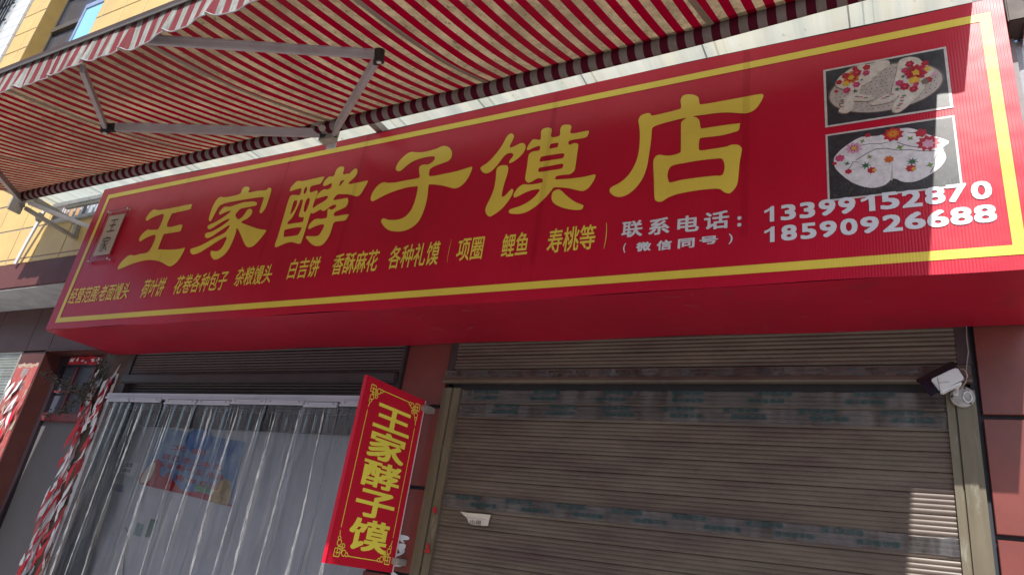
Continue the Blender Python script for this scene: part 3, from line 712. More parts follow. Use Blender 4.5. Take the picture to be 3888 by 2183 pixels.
# ================================================================== STRIP CURTAIN
pc = thing('strip_curtain', 'clear plastic strip curtain hanging from a white rail in the left doorway', 'strip curtain', (-4.9, 3.93, 2.7))
rail = MB(); rail.box(-6.56, -3.26, 3.935, 3.965, 2.692, 2.726); rail.box(-6.56, -3.26, 3.925, 3.965, 2.672, 2.6905)
rail.build('rail', M['rail'], pc)
STR = [(-6.60, -6.24, 0), (-6.26, -5.82, 0), (-5.755, -5.335, 1), (-5.32, -4.915, 1), (-4.905, -4.50, 0), (-4.50, -4.085, 0), (-4.08, -3.74, 1), (-3.72, -3.30, 0)]
for i, (a, b, lo) in enumerate(STR):
    # measured on the wall plane; the curtain hangs 7 cm in front of it
    k = 3.93 / 4.0; a, b = a * k, b * k; zt = 2.640 - lo * 0.012
    cl = box('clip', a + 0.004, b - 0.004, 3.905, 3.924, zt, zt + 0.036, M['rail'], pc, bev=0.003)
    box('clip_lip', a + 0.002, b - 0.002, 3.900, 3.9045, zt - 0.004, zt + 0.010, M['rail'], cl)
    for q in (0.12, 0.88): mb = MB(); mb.tube([(a + (b - a) * q, 3.9045, zt + 0.024), (a + (b - a) * q, 3.900, zt + 0.024)], 0.006, 8); mb.build('rivet', M['steel'], cl)
    nx, nz = 110, 40; v = []; rs = random.Random(40 + i); ph = [rs.uniform(0, 6.28) for _ in range(6)]; tw = rs.uniform(-0.02, 0.02); cr = rs.uniform(0.3, 0.7)
    for j in range(nz + 1):
        s = j / nz; z = zt - s * (zt - 0.16)
        g = min(1.0, s * 3.5)
        for q in range(nx + 1):
            u = q / nx; x = a - 0.012 + (b - a + 0.024) * u
            xx = x + tw * s + 0.012 * g * math.sin(5 * s + ph[0])
            y = 3.913 - 0.010 * g * math.sin(6.28 * (u * 0.5 + 0.15 * s) + ph[1]) - 0.0015 * g * math.sin(6.28 * (u * 2.1 - 0.2 * s) + ph[2])
            y -= 0.024 * g * math.exp(-((u - cr - 0.12 * (s - 0.3)) / 0.030) ** 2) * (0.55 + 0.45 * math.sin(7 * s + ph[5])) + 0.018 * g * math.exp(-((u - 0.07 - 0.06 * s) / 0.026) ** 2) * (0.6 + 0.4 * math.sin(11 * s + ph[3])) + 0.012 * g * max(0, math.sin(5 * s + ph[4])) * math.exp(-((u - 0.78 + 0.1 * s) / 0.022) ** 2)
            y += 0.004 * math.sin(22 * u + ph[3]) * math.exp(-s * 9) * min(1, s * 30) * 2 + 0.002 * math.sin(14 * s + 3 * u + ph[4]) * g
            y += (0.010 if i % 2 else 0.0) * 1
            v.append((xx, y, z))
    f = [(j * (nx + 1) + q, (j + 1) * (nx + 1) + q, (j + 1) * (nx + 1) + q + 1, j * (nx + 1) + q + 1) for j in range(nz) for q in range(nx)]
    stp = mk('strip', v, f, M['pvc'], pc, smooth=True)
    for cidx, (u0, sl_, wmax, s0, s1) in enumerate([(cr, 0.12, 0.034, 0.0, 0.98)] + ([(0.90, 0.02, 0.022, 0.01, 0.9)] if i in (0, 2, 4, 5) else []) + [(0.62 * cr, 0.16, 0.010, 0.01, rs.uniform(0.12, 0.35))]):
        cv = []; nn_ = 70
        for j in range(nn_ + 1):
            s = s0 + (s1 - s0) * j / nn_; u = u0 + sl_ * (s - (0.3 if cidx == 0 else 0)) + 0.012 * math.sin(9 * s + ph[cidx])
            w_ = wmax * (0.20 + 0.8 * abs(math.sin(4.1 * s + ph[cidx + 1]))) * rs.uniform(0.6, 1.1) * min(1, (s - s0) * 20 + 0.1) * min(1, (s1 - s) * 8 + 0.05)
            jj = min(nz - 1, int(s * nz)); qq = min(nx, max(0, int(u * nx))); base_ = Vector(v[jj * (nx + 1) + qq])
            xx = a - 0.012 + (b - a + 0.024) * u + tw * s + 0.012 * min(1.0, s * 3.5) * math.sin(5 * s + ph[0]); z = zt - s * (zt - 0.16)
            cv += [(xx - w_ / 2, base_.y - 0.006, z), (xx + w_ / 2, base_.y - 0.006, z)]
        mk('crease_or_glint', cv, [(2 * j, 2 * j + 2, 2 * j + 3, 2 * j + 1) for j in range(nn_)], M['crease_or_glint'], stp, smooth=True)  # pale ribbon painting a highlight down the fold
    for e in (0, nx - 1):
        ev = [Vector(v[j * (nx + 1) + e + qq]) + Vector((0, -0.002, 0)) for j in range(nz + 1) for qq in (0, 1)]
        if e: mk('strip_edge', ev, [(2 * j, 2 * j + 2, 2 * j + 3, 2 * j + 1) for j in range(nz)], M['pvc_edge'], stp, smooth=True)

# ---- things on the partition behind the curtain
YP = 4.322
def quadp(corners, y): return [(lambda p: (p.x, y, p.z))(at(u, v, y)) for u, v in corners]
po = thing('poster', 'blue poster with red lettering and a food picture behind the plastic curtain', 'poster', (-5.7, YP, 2.2))
PC = [(611, 1622), (931, 1678), (873, 1921), (530, 1832)]
Q = [Vector(q) for q in quadp(PC, YP)]
def pq(s, t_, dy=0.0):   # s right, t down
    p = Q[0].lerp(Q[1], s).lerp(Q[3].lerp(Q[2], s), t_); return Vector((p.x, YP - dy, p.z))
mt, t, b = new_mat('poster_sky'); ppn = pos(t); g_ = noise(t, ppn, 3.5, 5)
t.links.new(mix(t, ramp(t, g_, 0.4, 0.65), (0.07, 0.15, 0.36), (0.24, 0.36, 0.50)), b.inputs['Base Color']); b.inputs['Roughness'].default_value = 0.3; M['poster'] = mt
mk('sheet', [pq(0, 0), pq(1, 0), pq(1, 1), pq(0, 1)], [(0, 1, 2, 3)], M['poster'], po)
def ppoly(name, l, mt_, dy):
    v, f = fill([cmr([(a_, b_) for a_, b_ in l])]); return mk(name, [pq(a_, b_, dy) for a_, b_ in v], f, mt_, po)
ppoly('red_ribbon', [(0.0, 1.0), (0.02, 0.75), (0.10, 0.55), (0.16, 0.60), (0.2, 0.8), (0.35, 0.82), (0.5, 0.95), (0.7, 0.90), (0.98, 0.97), (1, 1.0), (0.5, 1.0)], M['brush_red'], 0.002)
ppoly('pale_picture', [(0.0, 0.98), (0.03, 0.70), (0.10, 0.62), (0.10, 0.92)], M['paper_beige'], 0.003)
ppoly('food_picture', [(0.80, 0.98), (0.84, 0.68), (0.92, 0.62), (0.97, 0.72), (0.98, 0.98)], pbr('poster_gold', (0.42, 0.28, 0.10), 0.4, var=0.5, scale=30), 0.003)
ppoly('green_picture', [(0.6, 0.86), (0.66, 0.78), (0.76, 0.80), (0.78, 0.88), (0.68, 0.9)], pbr('poster_green', (0.10, 0.30, 0.12), 0.4, var=0.3, scale=30), 0.003)
mb = pbr('poster_disc', (0.02, 0.13, 0.42), 0.15)
ppoly('blue_disc', [(0.5 + 0.15 * math.cos(a_ * 0.5236), 0.10 + 0.22 * math.sin(a_ * 0.5236)) for a_ in range(12)], mb, 0.0045)
exq = (Q[1] - Q[0]); ezq = (Q[0] - Q[3])
for (s0, s1, t0, t1, tx) in ((0.22, 0.62, 0.34, 0.24, '文 安'), (0.16, 0.84, 0.52, 0.42, '自己 在上场 风'), (0.13, 0.88, 0.66, 0.56, '爱自 等 外正 在站'), (0.24, 0.84, 0.82, 0.72, '业 购 地 红旧')):
    v, f = text_mesh(tx, 0.02); a0, a1 = min(p[0] for p in v), max(p[0] for p in v); b0, b1 = min(p[1] for p in v), max(p[1] for p in v)
    mk('lettering', [pq(s0 + (s1 - s0) * (p[0] - a0) / (a1 - a0), t0 + (t1 - t0) * (p[1] - b0) / (b1 - b0), 0.005) for p in v], f, M['brush_red'], po)
ns = thing('no_smoking_sign', 'small white no smoking sign behind the plastic curtain', 'sign', (-6.2, YP, 2.1))
q = [Vector(x_) for x_ in quadp([(430, 1742), (528, 1758), (510, 1808), (414, 1790)], YP)]
mk('plate', q, [(0, 1, 2, 3)], M['p_white'], ns)
cen = q[0].lerp(q[1], 0.2).lerp(q[3].lerp(q[2], 0.2), 0.5); mb = MB()
rg = [(cen.x + math.cos(k * 0.3927) * 0.038, cen.z + math.sin(k * 0.3927) * 0.045) for k in range(16)]; rg2 = [(cen.x + math.cos(k * 0.3927) * 0.028, cen.z + math.sin(k * 0.3927) * 0.034) for k in range(16)]
wallprint('ring', [rg, rg2], YP - 0.002, M['brush_red'], ns, smooth=False)
mb.beam((cen.x - 0.025, YP - 0.003, cen.z + 0.025), (cen.x + 0.025, YP - 0.003, cen.z - 0.025), 0.008, 0.001, (0, 1, 0)); mb.build('slash', M['brush_red'], ns)
wtext('lettering', '禁止吸烟', cen.x + 0.06, cen.x + 0.24, cen.z + 0.0, cen.z + 0.045, YP - 0.002, M['p_black'], ns, 0.02)
wtext('lettering', 'NO SMOKING', cen.x + 0.06, cen.x + 0.24, cen.z - 0.045, cen.z - 0.015, YP - 0.002, M['p_black'], ns, 0.02)
def sticker(name, label, cat, cs, mt_, y=YP):
    o = mk(name, quadp(cs, y), [(0, 1, 2, 3)], mt_); tag(o, label, cat); return o
sticker('sticker', 'dark blue label strip under the no smoking sign', 'sticker', [(415, 1836), (470, 1840), (466, 1868), (411, 1860)], pbr('blue_label', (0.03, 0.08, 0.26), 0.4))
sticker('payment_card', 'small red card with pale square below the blue label', 'card', [(400, 1877), (424, 1880), (408, 1933), (380, 1930)], pbr('red_card', (0.42, 0.06, 0.04), 0.4))
sticker('card_inset', 'pale square patch in the middle of the red card', 'sticker', [(402, 1894), (414, 1896), (404, 1918), (393, 1916)], M['p_white'], YP - 0.003)
sticker('green_card', 'pale green card, the left of the two green cards behind the curtain', 'card', [(522, 1982), (546, 1990), (530, 2036), (505, 2028)], pbr('pale_green', (0.11, 0.27, 0.22), 0.4))
sticker('green_card', 'dark green card, the right of the two green cards behind the curtain', 'card', [(572, 1968), (598, 1972), (566, 2040), (549, 2036)], pbr('dark_green', (0.02, 0.13, 0.08), 0.4))
cbm = MB(); cbm.tube([at(475, 2000, 4.318), at(484, 2020, 4.318), at(482, 2060, 4.318), at(470, 2120, 4.318), at(466, 2200, 4.318), at(460, 2300, 4.318)], 0.005, 6)
tag(cbm.build('power_cable', M['joint']), 'thin grey cable hanging on the grey partition behind the curtain', 'cable')

# ================================================================== HANGING BANNER (blade sign on the pillar)
TR = at(1616, 1522, 3.93); BR = at(1477, 2183, 3.93); TL = atz(1396, 1423, TR.z)
hd = Vector((TL.x - TR.x, TL.y - TR.y, 0)); Wb = hd.length; hd.normalize(); ex = -hd   # ex: towards the wall
top, bot = TR.z, 1.575
nrm = Vector((-ex.y, ex.x, 0)); 
if nrm.x < 0: nrm = -nrm            # face towards the viewer (+x)
bn = thing('hanging_sign', 'vertical red and yellow double sided sign board projecting from the red pillar', 'sign', (TR.x, TR.y, bot))
O = TR + hd * Wb; O.z = 0
def bnp(s, z, n_): p = O + ex * s + nrm * n_; return Vector((p.x, p.y, z))
TH = 0.022; v = [bnp(s, z, -n_) for n_ in (0, TH) for s, z in ((0, bot), (Wb, bot), (Wb, top), (0, top))]
mk('board', v, [(0, 1, 2, 3), (7, 6, 5, 4), (0, 4, 5, 1), (1, 5, 6, 2), (2, 6, 7, 3), (3, 7, 4, 0)], M['bred'], bn)
for e_ in (0, 1):
    s0 = -0.002 if e_ == 0 else Wb - 0.004; s1 = 0.004 if e_ == 0 else Wb + 0.003
    mk('edge_trim', [bnp(s, z, n_) for n_ in (0.003, -TH - 0.003) for s, z in ((s0, bot), (s1, bot), (s1, top), (s0, top))], [(0, 1, 2, 3), (7, 6, 5, 4), (0, 4, 5, 1), (1, 5, 6, 2), (2, 6, 7, 3), (3, 7, 4, 0)], M['bedge'] if e_ else M['bred'], bn)
def btext(nm, ch, s0, s1, z0, z1, off): return text(nm, ch, O + nrm * 0.0035, ex, (0, 0, 1), s0, s1, z0, z1, M['byel'], bn, off)
H_ = top - bot
for ch, t0, t1 in (('王', 0.125, 0.255), ('家', 0.275, 0.425), ('酵', 0.44, 0.575), ('子', 0.60, 0.735), ('馍', 0.755, 0.91)):
    btext('character', ch, Wb * 0.225, Wb * 0.825, top - H_ * (t1 + 0.004), top - H_ * (t0 - 0.006), 0.024)
def bline(s0, z0, s1, z1, w_, name='border_line', m_=None):
    a_, b_ = Vector((s0, z0)), Vector((s1, z1)); d_ = (b_ - a_).normalized(); n_ = Vector((-d_.y, d_.x)) * w_ / 2
    ps = [a_ + n_, b_ + n_, b_ - n_, a_ - n_]; vs = [bnp(p.x, p.y, 0.0035) for p in ps]
    if m_ is not None: m_.add(vs, [(0, 1, 2, 3)])
    else: mk(name, vs, [(0, 1, 2, 3)], M['byel'], bn)
mg, mz = Wb * 0.105, 0.055
bline(mg + 0.10, top - mz, Wb - mg - 0.10, top - mz, 0.005); bline(mg + 0.10, bot + mz, Wb - mg - 0.10, bot + mz, 0.005)
bline(mg, bot + mz + 0.15, mg, top - mz - 0.15, 0.005); bline(Wb - mg, bot + mz + 0.15, Wb - mg, top - mz - 0.15, 0.005)
for sx, sz, cx_, cz_ in ((1, -1, mg, top - mz), (-1, -1, Wb - mg, top - mz), (1, 1, mg, bot + mz), (-1, 1, Wb - mg, bot + mz)):
    om = MB(); U = 0.011
    def L(a_, b_, c_, d_): bline(cx_ + sx * a_ * U, cz_ + sz * b_ * U, cx_ + sx * c_ * U, cz_ + sz * d_ * U, 0.0055, m_=om)
    for q in ((-1, -1, -1, 3), (-1, -1, 3, -1), (1, 0, 1, 4), (0, 1, 4, 1), (3, -1, 3, 3), (-1, 3, 3, 3), (3, 3, 5, 3), (4, 1, 4, 4), (1, 4, 4, 4)): L(*q)
    for k in range(2):
        for c0, r0 in (((6, 1.2), 1.6), ((8.2, 0.6), 1.0), ((4.6, 4.8), 1.0)):
            for j in range(7):
                a0, a1 = j * 0.8, (j + 1) * 0.8; p = [c0[0] + r0 * math.cos(a0), c0[1] + r0 * math.sin(a0), c0[0] + r0 * math.cos(a1), c0[1] + r0 * math.sin(a1)]
                if k: p = [p[1], p[0], p[3], p[2]]
                L(*p)
        if k: L(0.5, 9, 0, 12)
        else: L(9, 0.5, 11, 0)
    om.build('corner_ornament', M['byel'], bn)
box('bracket', TR.x - 0.02, TR.x + 0.05, 3.90, 3.995, TR.z - 0.075, TR.z - 0.035, M['steel'], bn, bev=0.004)
box('bracket', TR.x - 0.02, TR.x + 0.05, 3.90, 3.995, bot + 0.05, bot + 0.09, M['steel'], bn, bev=0.004)

# paint marks on the pillar and guide
gf = MB(); 
def G(x, y): p = at(1150 + x / 1.847, 1400 + y / 1.847, 3.990); return (p.x, p.z)
gr = thing('paint_mark', 'white brushed paint marks on the red pillar beside the hanging sign', 'paint mark', (-2.9, 3.99, 1.7))
for l in ([(672, 1160), (735, 1172), (742, 1195), (700, 1200), (712, 1216), (690, 1212), (668, 1185)], [(655, 1228), (705, 1222), (720, 1240), (700, 1280), (680, 1288), (668, 1262), (650, 1250)],
          [(640, 1300), (690, 1285), (705, 1262), (712, 1280), (690, 1300), (648, 1315)], [(632, 1372), (680, 1368), (702, 1345), (708, 1362), (688, 1382), (640, 1382)], [(618, 1410), (640, 1425), (665, 1446), (620, 1446)]):
    v, f = fill([cmr([G(*p) for p in l])]); mk('stroke', [(a_, 3.9925, b_) for a_, b_ in v], f, M['brush_white'], gr)
rdp = thing('paint_mark', 'small red paint drips on the left guide rail of the closed shutter', 'paint mark', (-2.7, 3.97, 1.9))
for l in ([(928, 975), (950, 972), (948, 1000), (955, 1020), (935, 1012), (922, 1000)], [(878, 1232), (900, 1228), (898, 1258), (905, 1292), (855, 1280), (880, 1265)]):
    v, f = fill([cmr([G(*p) for p in l])]); mk('stroke', [(a_, 3.968, b_) for a_, b_ in v], f, M['brush_red'], rdp)

# ================================================================== BIG RED SIGN
YS = 3.30; SX0, SX1, SZ0, SZ1 = -6.793, 0.560, 3.125, 4.612
sg = thing('shop_sign', 'huge red light box shop sign with yellow Chinese characters and phone numbers over the shutters', 'sign', (-3.1, 3.3, 3.12))
# front skin: gently uneven sheet
nx, nz = 120, 24; v = []; rs = random.Random(3)
STOP = [(-8, 4.603), (-6.79, 4.603), (-6.0, 4.606), (-4.9, 4.588), (-4.2, 4.582), (-3.5, 4.589), (-2.7, 4.603), (-1.04, 4.624), (0.33, 4.612), (1, 4.61)]
def stop(x):
    for (a_, za), (b_, zb) in zip(STOP, STOP[1:]):
        if a_ <= x <= b_: return za + (zb - za) * (x - a_) / (b_ - a_)
def wavy(x, z): return 0.0025 * math.sin(x * 2.3 + 1.1 * z) + 0.0018 * math.sin(x * 5.7 - z * 3.1)
for j in range(nz + 1):
    for i in range(nx + 1):
        x = SX0 + (SX1 - SX0) * i / nx; z = SZ0 + (stop(x) - SZ0) * j / nz
        v.append((x, YS + 0.006, z + (wavy(x, z) * 1.5 if j in (0, nz) else 0)))
f = [(j * (nx + 1) + i, j * (nx + 1) + i + 1, (j + 1) * (nx + 1) + i + 1, (j + 1) * (nx + 1) + i) for j in range(nz) for i in range(nx)]
mk('face', v, f, M['red'], sg, smooth=True)
bt_ = MB(); bt_.add([(SX0 + 0.01, YS + 0.008, SZ0), (SX1 - 0.01, YS + 0.008, SZ0), (SX1 - 0.01, 3.985, SZ0 + 0.012), (SX0 + 0.01, 3.985, SZ0 + 0.012)], [(0, 1, 2, 3)])
nxb = 60; v = []; 
for j in range(7):
    for i in range(nxb + 1):
        x = SX0 + 0.005 + (SX1 - SX0 - 0.01) * i / nxb; y = YS + 0.007 + (3.97 - YS) * j / 6
        v.append((x, y, SZ0 + 0.010 * math.sin(math.pi * j / 6) * math.sin(x * 1.9) + 0.006 * math.sin(x * 4.1 + j)))
for i in range(nxb + 1): v[i] = (v[i][0], v[i][1], SZ0)
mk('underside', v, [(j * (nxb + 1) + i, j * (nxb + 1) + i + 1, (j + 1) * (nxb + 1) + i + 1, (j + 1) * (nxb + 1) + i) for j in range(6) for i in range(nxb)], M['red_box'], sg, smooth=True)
sd = MB()
sd.add([(SX0, YS + 0.006, SZ0), (SX0, YS + 0.006, 4.60), (SX0, 3.51, 4.60), (SX0, 3.51, 3.72), (SX0, 3.98, 3.72), (SX0, 3.98, SZ0)], [(0, 1, 2, 3, 4, 5)])
sd.add([(SX1, YS + 0.006, SZ0), (SX1, YS + 0.006, 4.60), (SX1, 3.51, 4.60), (SX1, 3.51, 3.72), (SX1, 3.98, 3.72), (SX1, 3.98, SZ0)], [(5, 4, 3, 2, 1, 0)])
sd.add([(SX0, YS + 0.012, 4.57), (SX1, YS + 0.012, 4.57), (SX1, 3.51, 4.60), (SX0, 3.51, 4.60)], [(0, 1, 2, 3)])
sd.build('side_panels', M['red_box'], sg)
mb = MB(); mb.tube([(SX0 + (SX1 - SX0) * i / 60, YS + 0.010, stop(SX0 + (SX1 - SX0) * i / 60) + 0.003) for i in range(61)], 0.004, 6); mb.build('top_trim', M['black'], sg)
# yellow border frame
bx0, bx1, bz0, bz1, bw = -6.680, 0.502, 3.190, 4.528, 0.047
y1_ = YS + 0.0035
scf = MB(); rq = random.Random(21)
for i in range(46):
    x = rq.uniform(-5.6, 0.3); y = rq.uniform(3.34, 3.94); a_ = rq.uniform(-0.5, 0.5); L_ = rq.uniform(0.01, 0.10); dx, dy = math.cos(a_) * L_, math.sin(a_) * L_; w_ = rq.uniform(0.001, 0.003)
    zb = SZ0 - 0.014
    scf.add([(x, y, zb), (x + dx, y + dy, zb), (x + dx, y + dy + w_, zb), (x, y + w_ * 2, zb)], [(0, 1, 2, 3)])
scf.build('scuff_marks', pbr('scuff', (0.36, 0.12, 0.13), 0.7), sg, kind='stuff')
brd = MB()
for (a, b, c, d) in ((bx0, bx1, bz1 - bw, bz1), (bx0, bx1, bz0, bz0 + bw), (bx0, bx0 + bw, bz0 + bw, bz1 - bw), (bx1 - bw, bx1, bz0 + bw, bz1 - bw)):
    brd.add([(a, y1_, c), (b, y1_, c), (b, y1_, d), (a, y1_, d)], [(0, 1, 2, 3)])
brd.build('border', M['yellow'], sg)
GLY = [
 (420, 740, 4.518, ['(752,248)(800,258)(860,256)(1100,212)(1370,158)(1388,180)(1375,215)(1345,250)(1055,318)(1040,335)(962,545)(1190,508)(1222,515)(1220,555)(1200,600)(1170,628)(920,668)(900,690)(808,925)(825,932)(1000,938)(1150,928)(1255,906)(1270,915)(1225,1010)(1150,1130)(1080,1195)(1030,1220)(985,1218)(950,1200)(880,1160)(800,1130)(700,1115)(600,1120)(480,1145)(330,1195)(150,1270)(118,1268)(120,1240)(160,1170)(230,1095)(320,1030)(400,1036)(500,1010)(655,962)(770,692)(620,730)(510,793)(485,785)(490,740)(550,655)(630,595)(670,600)(750,595)(820,575)(910,342)(820,348)(700,395)(630,440)(600,432)(605,395)(660,310)(720,258)']),
 (700, 680, 4.253, ['(1000,122)(1045,135)(1050,165)(1035,215)(1180,190)(1310,178)(1345,148)(1385,140)(1400,170)(1385,240)(1330,410)(1285,500)(1245,545)(1215,548)(1210,520)(1240,425)(1270,330)(1270,292)(1140,302)(900,342)(700,378)(600,410)(550,450)(510,520)(430,665)(400,678)(390,655)(400,600)(450,450)(510,340)(570,288)(640,293)(760,275)(895,235)(925,170)(960,132)',
   '(1120,362)(1160,375)(1168,400)(1150,425)(1080,442)(915,475)(870,510)(820,575)(850,640)(880,645)(930,610)(980,545)(1010,500)(1050,478)(1085,490)(1090,530)(1070,580)(1010,635)(915,690)(960,720)(1080,765)(1200,805)(1310,820)(1315,835)(1270,905)(1200,990)(1120,1070)(1050,1098)(1000,1085)(960,1030)(920,930)(880,840)(840,788)(830,850)(800,940)(740,1080)(660,1200)(570,1270)(500,1297)(450,1280)(420,1220)(422,1165)(445,1155)(520,1163)(590,1120)(640,1040)(678,930)(560,985)(380,1100)(250,1180)(150,1215)(105,1200)(90,1165)(100,1125)(160,1105)(280,1060)(480,950)(640,870)(700,800)(730,738)(640,790)(520,870)(430,930)(360,952)(330,930)(330,890)(360,865)(450,840)(600,755)(700,680)(728,640)(640,670)(480,770)(410,808)(375,795)(372,760)(400,735)(500,690)(640,605)(750,515)(680,525)(580,570)(555,560)(570,520)(620,465)(660,445)(740,443)(850,405)(950,375)(1060,362)']),
 (1040, 600, 4.253, ['(798,300)(790,345)(750,410)(700,428)(610,450)(580,490)(575,530)(585,555)(640,540)(685,525)(705,545)(680,620)(620,800)(700,755)(830,680)(868,630)(865,612)(800,620)(690,655)(680,640)(700,590)(760,530)(810,503)(860,508)(910,480)(928,440)(925,405)(850,440)(800,450)(790,425)(820,360)(890,298)(940,300)(975,270)(990,220)(1030,160)(1080,138)(1125,145)(1130,180)(1115,262)(1195,248)(1205,262)(1260,205)(1310,170)(1340,185)(1340,240)(1300,310)(1195,418)(1400,385)(1505,365)(1510,385)(1460,480)(1390,590)(1330,618)(1280,605)(1200,585)(1100,583)(1020,590)(955,675)(1080,660)(1180,643)(1195,680)(1190,730)(1150,790)(1060,835)(975,878)(975,935)(1100,920)(1200,905)(1195,940)(1150,1002)(1050,1018)(965,1040)(930,1140)(880,1270)(800,1380)(730,1415)(660,1415)(600,1385)(540,1320)(510,1275)(540,1258)(620,1262)(710,1250)(760,1190)(800,1110)(798,1068)(720,1080)(640,1110)(570,1145)(550,1130)(570,1070)(630,1005)(690,978)(760,980)(845,960)(858,900)(862,840)(885,818)(930,832)(985,800)(1003,760)(960,755)(900,785)(820,845)(770,848)(745,830)(650,885)(610,893)(588,890)(530,1080)(440,1350)(410,1380)(370,1378)(280,1355)(200,1370)(100,1410)(35,1438)(12,1425)(20,1370)(60,1260)(150,950)(230,680)(270,605)(330,595)(400,598)(425,570)(440,492)(380,500)(310,520)(260,535)(252,520)(280,460)(370,372)(450,373)(600,342)',
   '(525,468)(532,500)(510,560)(485,578)(475,560)(490,500)(510,470)', '(1135,360)(1110,390)(1060,450)(1052,430)(1075,375)(1100,360)', '(360,683)(372,700)(360,760)(320,840)(262,908)(280,820)(310,720)(335,688)',
   '(450,672)(463,690)(440,790)(400,920)(405,945)(430,955)(478,955)(470,1000)(455,1030)(330,1050)(218,1065)(225,1030)(290,960)(350,850)(400,740)(425,680)', '(565,646)(576,665)(555,760)(510,860)(490,868)(478,850)(490,760)(520,680)(545,650)', '(428,1115)(420,1180)(385,1235)(340,1250)(165,1272)(155,1255)(160,1190)(195,1150)']),
 (1390, 530, 3.907, ['(660,185)(780,190)(900,175)(1040,135)(1120,98)(1190,98)(1240,130)(1268,180)(1268,240)(1245,290)(1200,325)(1100,360)(1000,400)(945,440)(938,470)(943,542)(1150,508)(1350,465)(1545,405)(1570,412)(1560,460)(1490,600)(1400,690)(1320,722)(1260,715)(1150,685)(1040,668)(940,665)(922,690)(905,850)(870,1000)(820,1130)(760,1230)(660,1310)(560,1350)(450,1362)(340,1345)(265,1290)(222,1220)(230,1180)(262,1168)(330,1188)(430,1190)(520,1170)(600,1120)(670,1030)(720,910)(750,790)(762,695)(740,692)(600,710)(430,760)(280,820)(110,908)(70,900)(65,860)(100,770)(180,670)(255,632)(320,640)(430,635)(600,602)(780,565)(785,500)(782,430)(800,390)(850,370)(918,368)(980,330)(1018,280)(1005,252)(960,250)(850,268)(720,310)(620,370)(520,455)(475,468)(440,450)(440,410)(480,330)(570,235)']),
 (1800, 450, 3.616, ['(510,205)(540,225)(540,270)(485,388)(540,385)(620,345)(665,335)(700,360)(700,420)(650,500)(570,570)(490,612)(478,595)(490,570)(530,520)(535,490)(500,472)(440,490)(390,540)(330,620)(250,710)(180,750)(120,740)(85,690)(100,660)(200,590)(300,480)(380,370)(440,260)(480,215)',
   '(410,640)(450,645)(466,680)(455,760)(410,900)(378,1040)(385,1073)(430,1050)(500,975)(528,970)(535,1000)(500,1080)(430,1180)(340,1270)(240,1335)(200,1342)(165,1310)(152,1250)(170,1190)(220,1090)(270,960)(295,820)(302,720)(320,670)(360,645)',
   '(1275,83)(1320,90)(1335,120)(1328,205)(1545,168)(1573,175)(1565,215)(1520,262)(1310,302)(1303,360)(1360,340)(1410,340)(1428,370)(1415,470)(1385,680)(1365,725)(1310,765)(1230,770)(1130,790)(1115,815)(1120,835)(1300,825)(1500,800)(1645,767)(1665,785)(1640,850)(1570,950)(1500,990)(1440,988)(1320,960)(1200,945)(1095,945)(1060,985)(970,1090)(860,1190)(740,1270)(640,1305)(540,1308)(480,1295)(478,1260)(510,1238)(640,1195)(760,1130)(850,1050)(895,985)(880,968)(780,985)(680,1025)(570,1080)(540,1070)(545,1030)(600,950)(670,903)(740,905)(840,897)(930,875)(940,850)(925,822)(860,825)(790,865)(740,880)(705,850)(700,800)(725,650)(742,520)(760,480)(810,450)(890,437)(903,378)(840,390)(740,433)(722,420)(740,370)(800,290)(850,287)(910,285)(918,180)(950,140)(1010,125)(1055,135)(1065,165)(1058,253)(1170,235)(1180,150)(1210,95)',
   '(1052,350)(1150,333)(1150,365)(1140,392)(1040,412)(1035,395)', '(935,520)(1080,495)(1215,478)(1237,495)(1225,530)(1190,548)(1050,570)(915,592)(900,575)(910,540)', '(915,670)(1060,645)(1200,620)(1222,640)(1210,670)(1180,690)(1040,712)(900,732)(880,715)(890,680)',
   '(1140,973)(1190,985)(1250,1040)(1320,1100)(1400,1150)(1490,1185)(1498,1205)(1480,1240)(1440,1252)(1350,1250)(1220,1225)(1120,1180)(1070,1130)(1060,1070)(1080,1005)']),
 (2280, 340, 3.144, ['(1070,57)(1130,68)(1170,100)(1180,165)(1215,175)(1400,145)(1700,90)(1900,53)(1940,60)(1940,90)(1900,170)(1840,240)(1760,278)(1680,282)(1540,273)(1400,278)(1250,298)(1105,318)(1150,335)(1180,375)(1195,455)(1225,462)(1400,435)(1650,403)(1660,420)(1650,480)(1600,505)(1430,548)(1210,575)(1180,600)(1172,690)(1195,725)(1350,705)(1500,680)(1560,658)(1640,658)(1680,690)(1685,730)(1660,870)(1640,1080)(1615,1160)(1560,1225)(1520,1237)(1470,1220)(1420,1185)(1300,1185)(1100,1210)(920,1245)(810,1285)(740,1330)(690,1338)(650,1315)(640,1250)(635,1050)(628,870)(650,805)(700,778)(780,788)(860,782)(940,755)(958,710)(960,420)(980,370)(1020,338)(900,362)(740,405)(640,440)(612,480)(605,580)(580,760)(550,930)(500,1060)(430,1160)(340,1240)(250,1278)(170,1272)(115,1230)(108,1190)(140,1155)(230,1110)(330,1020)(410,890)(455,740)(468,560)(460,430)(450,370)(480,310)(550,283)(590,285)(615,310)(760,280)(900,245)(955,225)(960,180)(955,130)(975,80)(1020,60)',
   '(1420,820)(1460,840)(1477,890)(1475,960)(1445,1022)(1350,1028)(1150,1050)(960,1078)(835,1108)(808,1080)(798,1020)(815,950)(860,905)(1000,875)(1200,842)']),
]
for ox, oy, sc, loops in GLY:
    wallprint('character', px_loops(loops, ox, oy, sc, YS), YS + 0.0032, M['yellow'], sg)
s4 = lambda x, y: (x / 1.981, 730 + y / 1.981); s5 = lambda x, y: (1300 + x / 1.981, 730 + y / 1.981); s6 = lambda x, y: (2588 + x / 1.981, 730 + y / 1.981)
